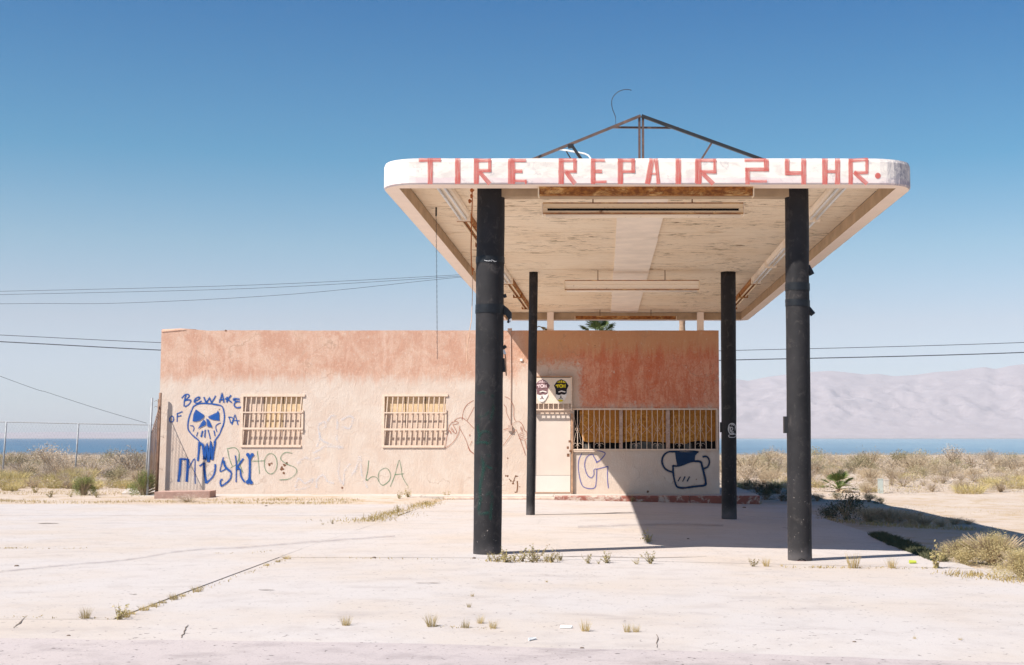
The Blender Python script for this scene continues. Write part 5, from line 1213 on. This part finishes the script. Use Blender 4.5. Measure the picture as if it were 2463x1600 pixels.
def mass(name, mats, n, y0, y1, hrange, seed, nl, pw=1.2, wts=(4, 2, 3, 2)):
    R.seed(seed); m = MB()
    for _ in range(n):
        y = y0 + (y1 - y0) * R.random() ** pw; px = R.uniform(-260, 385) if R.random() < .36 else R.uniform(1730, 2720); px = R.uniform(385, 1730) if R.random() < .2 and y > 48 else px; x = (px - PPX) / FPX * y; h = R.uniform(*hrange); g = Vector((x, y, tz(x, y))); mi = R.choices(range(len(mats)), wts[:len(mats)])[0]; rx = h * R.uniform(.8, 1.4)
        for _ in range(nl):
            a = R.uniform(0, 6.28); e = math.acos(R.uniform(0, 1)); k = R.uniform(.7, 1.) * (1 + .25 * math.sin(3 * a + x) * math.sin(2 * e)); p = g + Vector((rx * k * math.sin(e) * math.cos(a), rx * k * math.sin(e) * math.sin(a), h * k * math.cos(e) * .95 + .03)); leaflet(m, p, h * R.uniform(.10, .24), h * R.uniform(.04, .09), mi)
    return tag(m.build(name, mats, None, origin=Vector((0, 0, 0))), 'mass of desert scrub reaching down to the lake', 'scrub', None, 'stuff')
mass('desert_scrub', [M['leaf_sage'], M['leaf_olive'], M['leaf_dry'], M['leaf_lilac']], 1500, 70, 300, (.4, .85), 5, 90, 1.2, (3, 1.2, 4, 3))
mass('low_scrub', [M['leaf_lilac'], M['leaf_dry'], M['leaf_yellow'], M['leaf_sage']], 1700, 40.5, 70, (.14, .36), 6, 46, 1.1, (4, 3, 1.3, 1))
mass('far_scrub', [M['leaf_sage'], M['leaf_olive'], M['leaf_dry'], M['leaf_lilac']], 2600, 250, 775, (.7, 1.7), 8, 26, 1., (3, 2, 4, 2))
# --- named shrubs
def at(px, py): g = GT(px, py); return g
plant('green:0', at(201, 1192), .52, 'round green bush on the dirt, leftmost of the two by the fence', 'bush', None, 1.1)
plant('green:1', at(346, 1193), .68, 'tall pale green bush growing round the fence post at the building corner', 'bush', None, .95)
plant('pile:0', at(452, 1208), .20, 'grey heap of dead brush against the red kerb at the left corner', 'brush pile', None, 1.55)
for k, (kd, px, y, h, lb) in enumerate([('sage:0', 136, 62, 1.75, 'tall grey-green bush standing out against the lake, behind the fence'), ('sage:1', 110, 63, 1.35, 'bush leaning against the tall grey-green one by the lake'), ('olive:1', 45, 62, 1.35, 'dark olive bush at the far left behind the first fence post'), ('olive:2', 8, 64, 1.2, 'dark olive bush cut by the left edge'), ('sage:2', 322, 58, 1.5, 'big pale sage bush near the building, behind the fence'), ('sage:3', 290, 60, 1.2, 'pale sage bush left of the big one near the building'), ('dark:3', 278, 50, .5, 'dark shrub in the middle of the pale ones left of the building'), ('dark:2', 78, 51, .5, 'small dark shrub in the sage behind the fence'), ('lilac:1', 230, 57, .9, 'pale lilac bush between two fence posts'), ('lilac:2', 66, 55, .8, 'pale lilac bush under the first fence bay')]):
    x = (px - PPX) / FPX * y; plant(kd, (x, y, tz(x, y)), h * .86, lb, 'shrub', None, 1.15)
for k, (kd, px, y, h, lb) in enumerate([('olive:0', 2072, 66, 1.25, 'biggest green bush of the scrub, above the fan palm'), ('olive:3', 1842, 66, 1.1, 'green bush just right of the rear column'), ('dry:1', 1795, 58, 1.2, 'brown bush beside the rear column'), ('dry:2', 2195, 64, 1.2, 'tan bush above the marker posts'), ('ygrass:0', 1870, 45, .5, 'yellow-green clump left of the right front column'), ('ygrass:1', 2085, 42, .36, 'bright green grass clump left of the marker posts'), ('ygrass:2', 2175, 52, .5, 'yellow-green grass above the marker posts'), ('ygrass:3', 2365, 45, .3, 'yellow grass clump under the mountains at the right'), ('dry:3', 2400, 42, .42, 'round tan shrub at the edge of the sand on the right'), ('ygrass:1', 2440, 50, .5, 'yellow grass clump near the right edge'), ('olive:1', 2410, 56, .7, 'dark olive shrub near the right edge')]):
    x = (px - PPX) / FPX * y; plant(kd, (x, y, tz(x, y)), h * .86, lb, 'grass' if 'grass' in kd else 'shrub', None, 1.15)
for k, (px, py, h, lb) in enumerate([(30, 1183, .22, 'low brown weed on the dirt at the far left edge'), (85, 1186, .26, 'low brown weed, second from the left edge'), (122, 1197, .24, 'low brown weed at the edge of the concrete left of the green bush'), (170, 1196, .16, 'small brown weed just left of the round green bush'), (232, 1197, .2, 'dark sprig at the foot of the round green bush')]):
    plant(f'weed:{k % 3}', at(px, py), h, lb, 'weed', 'brown weeds on the dirt at the left', 1.3)
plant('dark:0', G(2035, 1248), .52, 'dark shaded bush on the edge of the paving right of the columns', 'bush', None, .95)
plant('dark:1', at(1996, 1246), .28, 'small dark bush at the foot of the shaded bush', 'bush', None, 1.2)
for k, (px, py, h, w, lb) in enumerate([(2090, 1256, .36, 1.5, 'shaded dry shrub just right of the dark bush'), (2140, 1258, .34, 1.4, 'shaded dry shrub in the middle of the row by the cracked paving'), (2195, 1262, .30, 1.4, 'shaded dry shrub in the right half of the row by the cracked paving'), (2262, 1268, .2, 1.4, 'low shaded dry shrub at the right end of the row'), (2330, 1262, .14, 1.5, 'tiny dry tuft at the edge of the long shadow'), (2115, 1252, .30, 1.6, 'shaded dry shrub between the first two of the row'), (2166, 1256, .26, 1.7, 'shaded tangle of dry stems at the crack'), (2225, 1265, .26, 1.6, 'pale dry shrub under the shadow edge'), (2295, 1262, .18, 1.8, 'flat dry shrub at the end of the shaded row')]):
    plant(f'dry:{k % 3}', at(px, py), h, lb, 'shrub', None, w)
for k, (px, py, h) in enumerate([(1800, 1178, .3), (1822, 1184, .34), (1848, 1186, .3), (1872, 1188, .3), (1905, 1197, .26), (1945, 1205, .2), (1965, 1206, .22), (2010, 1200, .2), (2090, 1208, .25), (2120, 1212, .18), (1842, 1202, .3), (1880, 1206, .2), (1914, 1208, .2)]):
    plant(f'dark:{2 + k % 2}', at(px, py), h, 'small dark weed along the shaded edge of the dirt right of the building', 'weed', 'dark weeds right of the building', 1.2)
# the big straw-coloured mound at the right edge
plant('tumble:0', G(2392, 1356), .40, 'big straw-green tumbleweed mound at the right edge', 'bush', None, 1.15)
plant('tumble:1', G(2318, 1350), .30, 'lower left shoulder of the tumbleweed growth by the twiggy weed', 'bush', None, 1.1)
plant('tumble:2', G(2466, 1392), .34, 'front tumbleweed cut off by the right edge', 'bush', None, .95)
plant('tumble:3', G(2545, 1352), .36, 'tumbleweed behind the big mound, cut off by the right edge', 'bush', None, .9)
plant('weed:3', G(2250, 1366), .36, 'twiggy upright weed in front of the tumbleweed', 'weed', None, .95)
plant('weed:4', G(2262, 1352), .26, 'small leafy weed between the grass strip and the tumbleweed', 'weed', None, 1.)
# weeds at the thick column
for k, (px, h, lb) in enumerate([(1178, .12, 'tiny leafy weed, leftmost at the foot of the thick column'), (1196, .17, 'leafy weed against the foot of the thick column'), (1214, .23, 'tallest leafy weed at the right edge of the thick column foot'), (1236, .13, 'low leafy weed just right of the thick column'), (1256, .19, 'bushy weed right of the thick column'), (1282, .16, 'leafy weed in the middle of the row in the joint'), (1290, .27, 'tall thin weed in the row right of the thick column'), (1312, .14, 'low weed near the right end of the row'), (1326, .20, 'second weed from the right end of the row'), (1348, .14, 'last weed of the row right of the thick column')]):
    plant(f'weed:{k % 5}', G(px, 1348 + (k % 3) * 2), h * .95, lb, 'weed', 'weeds in the joint by the thick column', 1.3)
for k, (px, py, h, lb) in enumerate([(1415, 1355, .15, 'weed in the joint between the front columns, left one'), (1440, 1356, .07, 'flat little weed between its two taller neighbours'), (1462, 1354, .19, 'thin forked weed in the joint between the front columns'), (1560, 1305, .24, 'thin pale weed at the corner of the canopy shadow'), (1565, 1356, .2, 'thin dry stalk in the joint in front of the canopy shadow'), (1532, 1357, .1, 'tiny stalk left of the thin dry stalk'), (1812, 1362, .15, 'small brown weed left of the right front column'), (285, 1491, .18, 'dark leafy weed at the corner of the slabs, lower left'), (982, 1196, .3, 'yellow weed by the wall under the letters LOA'), (960, 1200, .24, 'smaller yellow weed left of its twin by the wall'), (957, 1232, .2, 'green-tipped weed on the long weedy joint'), (1026, 1214, .16, 'weed halfway up the long weedy joint'), (1070, 1200, .26, 'yellow weed at the top of the long weedy joint'), (1520, 1207, .22, 'weed at the kerb where the shadow starts'), (1830, 1212, .1, 'tiny weed on the shaded slab right of the rear column'), (800, 1260, .1, 'small sprig on the slab left of the weedy joint'), (776, 1262, .06, 'tiny sprig left of the small sprig')]):
    plant(f'weed:{k % 5}', G(px, py) if py > 1203 else at(px, py), h, lb, 'weed', 'scattered weeds on the forecourt', 1.15)
# straw tufts in the joints
for k, (px, py, h, lb) in enumerate([(833, 1505, .14, 'single straw tuft on the apron, leftmost of the front row'), (1037, 1508, .17, 'straw tuft below the thick column, left one of the front cluster'), (1120, 1511, .12, 'low straw tuft in the middle of the front cluster'), (1156, 1500, .12, 'straw tuft set back in the front cluster'), (1185, 1512, .12, 'straw tuft at the right end of the front cluster'), (1408, 1519, .15, 'lone thin straw tuft right of the front cluster'), (1509, 1521, .12, 'left one of two faint straw tufts'), (1530, 1521, .11, 'right one of two faint straw tufts'),
                                     (206, 1489, .16, 'thin straw tuft at the lower left joint'), (1843, 1362, .17, 'straw tuft just left of the right front column'), (2052, 1366, .28, 'tall straw tuft right of the right front column'), (2144, 1366, .21, 'shorter straw tuft farther right in the joint'), (1880, 1362, .06, 'tiny straw tuft at the right front column foot'), (1136, 1434, .06, 'tiny straw tuft on the slab below the thick column'), (1128, 1460, .07, 'small straw tuft above the front cluster'), (1315, 1400, .05, 'tiny pale tuft on the middle slab'), (2310, 1540, .05, 'tiny tuft on the apron at the lower right'), (2200, 1537, .05, 'tiny tuft on the apron left of its neighbour')]):
    plant(f'straw:{k % 4}', G(px, py), h * .9, lb, 'grass tuft', 'straw tufts on the concrete', 1.0)
for k in range(11):
    f = [.02, .07, .13, .19, .25, .31, .36, .44, .86, .92, .97][k]; px, py = lerp(290, 700, f), lerp(1487, 1340, f)
    plant(f'straw:{k % 4}', G(px + rs.uniform(-3, 3), py), rs.uniform(.05, .09), 'low straw tuft in the slanting joint at the left', 'grass tuft', 'low straw tufts in the slanting joint', 2.)
# dry grass that nobody could count
def grass(name, mat, paths, seed, label):
    R.seed(seed); m = MB()
    for pts, n, wid, h, onT in paths:
        for _ in range(n):
            k = R.randrange(len(pts) - 1); f = R.random(); px, py = lerp(pts[k][0], pts[k + 1][0], f), lerp(pts[k][1], pts[k + 1][1], f)
            if mnoise.noise((px * .03, py * .1, seed)) < R.uniform(-.5, .25): continue
            g = GTc(px, py) if onT else G(px, py); b = g + Vector((R.gauss(0, wid), R.gauss(0, wid), -.01)); a = R.uniform(0, 6.28); t = R.uniform(0, 1.1)
            blade(m, b, (math.cos(a) * t, math.sin(a) * t, 1), h * R.uniform(.4, 1.1), .009, .5)
    return tag(m.build(name, mat, None, origin=Vector((0, 0, 0))), label, 'grass', None, 'stuff')
_c = {}
def GTc(px, py):
    k = (round(px / 6), round(py / 2))
    if k not in _c: _c[k] = GT(k[0] * 6, k[1] * 2)
    return _c[k].copy()
grass('dry_grass', M['leaf_straw'], [([(-120, 1204), (0, 1206), (180, 1210), (360, 1208), (560, 1210), (700, 1212), (840, 1210)], 2600, .22, .09, True), ([(500, 1203), (700, 1205), (840, 1204)], 700, .2, .11, True), ([(-60, 1188), (160, 1186), (330, 1190)], 1500, .9, .11, True), ([(-60, 1168), (160, 1170), (340, 1163)], 1300, 1.2, .14, True),
     ([(880, 1256), (930, 1240), (985, 1226), (1040, 1210), (1078, 1200)], 1900, .15, .12, False), ([(1165, 1350), (1240, 1351), (1330, 1352)], 170, .05, .07, False), ([(820, 1256), (900, 1250), (960, 1238)], 500, .3, .08, False), ([(1085, 1196), (1140, 1195), (1240, 1198)], 160, .08, .07, False), ([(1380, 1206), (1500, 1206), (1560, 1208)], 200, .06, .05, False),
     ([(290, 1487), (500, 1412), (700, 1340)], 260, .03, .035, False), ([(0, 1319), (60, 1319), (200, 1320)], 120, .05, .04, False), ([(470, 1332), (600, 1332), (660, 1325)], 90, .05, .04, False), ([(700, 1341), (900, 1343), (1150, 1346)], 90, .04, .035, False), ([(1890, 1365), (2000, 1366), (2300, 1368)], 260, .05, .05, False), ([(-40, 1483), (140, 1487), (280, 1491)], 70, .04, .04, False), ([(1050, 1508), (1180, 1512)], 90, .04, .035, False),
     ([(2290, 1380), (2463, 1400)], 500, .15, .09, False), ([(1985, 1252), (2100, 1264), (2200, 1270), (2340, 1276)], 900, .16, .14, True), ([(2000, 1215), (2200, 1215), (2440, 1240)], 300, .5, .06, True)], 21, 'fine dry grass along the joints and the edge of the concrete')
R.seed(31); m = MB(); a, b = G(2108, 1288), G(2258, 1350)
for _ in range(5200):
    f = R.random(); c = a.lerp(b, f); w = .17 * (.55 + .45 * math.sin(math.pi * min(1, f * 1.1 + .08))); p = Vector((c.x + R.uniform(-w, w), c.y + R.uniform(-w, w), zg(c.x, c.y) - .02)); blade(m, p, (R.gauss(0, .45), R.gauss(0, .45), 1), R.uniform(.06, .15), .012, .5)
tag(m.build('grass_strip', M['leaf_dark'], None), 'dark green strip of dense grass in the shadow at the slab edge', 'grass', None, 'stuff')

# --- palms
def fan(m, c, d, size, nl=17, mi=0, droop=.15, spread=105):
    d = d.normalized(); side = d.cross(Vector((0, 0, 1)));
    side = side.normalized() if side.length > .05 else Vector((1, 0, 0)); nrm = side.cross(d).normalized()
    for k in range(nl):
        a = math.radians(lerp(-spread, spread, k / (nl - 1))); dd = d * math.cos(a) + side * math.sin(a); w = size * .05; s = (side * math.cos(a) - d * math.sin(a)) * w; L_ = size * (1 - .25 * abs(a) / 1.8) * R.uniform(.9, 1.05)
        lift = nrm * L_ * .08 * (1 if k % 2 else -1) * .4; mid = c + dd * L_ * .6 + lift; tip = c + dd * L_ + Vector((0, 0, -droop * L_))
        m.add([c, mid - s, tip, mid + s], [(0, 1, 2, 3)], mi)
def palm(name, base, trunk_h, r, nf, size, pet, label, seed, elev=(-.1, 1.35), dead=0, spread=105):
    R.seed(seed); t = thing(name, base, label, 'palm'); top = Vector(base) + Vector((0, 0, trunk_h)); m = MB()
    nz = max(3, int(trunk_h / .25)); m.tube([Vector(base) + Vector((0, 0, -.2 + (trunk_h + .2) * i / nz)) for i in range(nz + 1)], [r * (1 + .12 * (i % 2)) for i in range(nz + 1)], 10); m.build('trunk', M['wood'] if trunk_h < 1 else basic('palm_trunk', (.34, .23, .16), .9, .3, 12, .1), t)
    m = MB(); dm = MB()
    for k in range(nf):
        a = k * 2.399 + R.uniform(-.2, .2); e = lerp(*elev, (k + .5) / nf); d = Vector((math.cos(a) * math.cos(e), math.sin(a) * math.cos(e), math.sin(e))); c = top + d * pet; m.tube([top, top + d * pet * .5, c], [.018, .014, .010], 4, False); fan(m, c, d, size, spread=spread)
    m.build('crown', M['leaf_palm'], t)
    if dead:
        for k in range(dead):
            a = R.uniform(0, 6.28); d = Vector((math.cos(a), math.sin(a), R.uniform(-.5, .05))); c = top + d * pet * .8; dm.tube([top, c], .012, 4, False); fan(dm, c, d, size * .8, 11, 0, .4)
        dm.build('dead_fronds', M['leaf_dry'], t)
    return t
g = at(2017, 1184); palm('fan_palm', g, .10, .05, 11, .42, .30, 'young fan palm standing in the scrub right of the columns', 4, (-.05, 1.45), 6, 58)
yb = YW + 10.5; a = P(1440, 800, yb); palm('fan_palm', (a.x, yb, -.35), a.z + .35 - .22, .14, 11, .5, .42, 'green palm crown peeping over the parapet under the canopy', 9, (.1, 1.45), 0, 66)
yb = 58.; a = P(1641, 800, yb); palm('fan_palm', (a.x, yb, tz(a.x, yb)), P(1641, 640, yb).z - tz(a.x, yb), .125, 30, .8, .8, 'pale palm trunk rising behind the parapet and the canopy', 12, (-.6, 1.4), 10)
# dead frond leaning over the parapet beside the left rear column
R.seed(3); yb = YW + .6; m = MB(); q = [P(1276, 800, yb), P(1284, 792, yb), P(1296, 785, yb), P(1315, 793, yb), P(1322, 800, yb)]; m.tube(q, .014, 5)
for k in range(14):
    p = q[2].lerp(q[3], R.random()) ; blade(m, p, (R.uniform(.2, 1), R.gauss(0, .3), R.uniform(-.9, -.1)), .25, .02)
tag(m.build('dead_frond', M['leaf_straw'], None), 'dry yellow palm frond lying over the parapet beside the left rear column', 'palm frond')
for o in list(COL.objects):
    if '_p' in o: bpy.data.objects.remove(o)
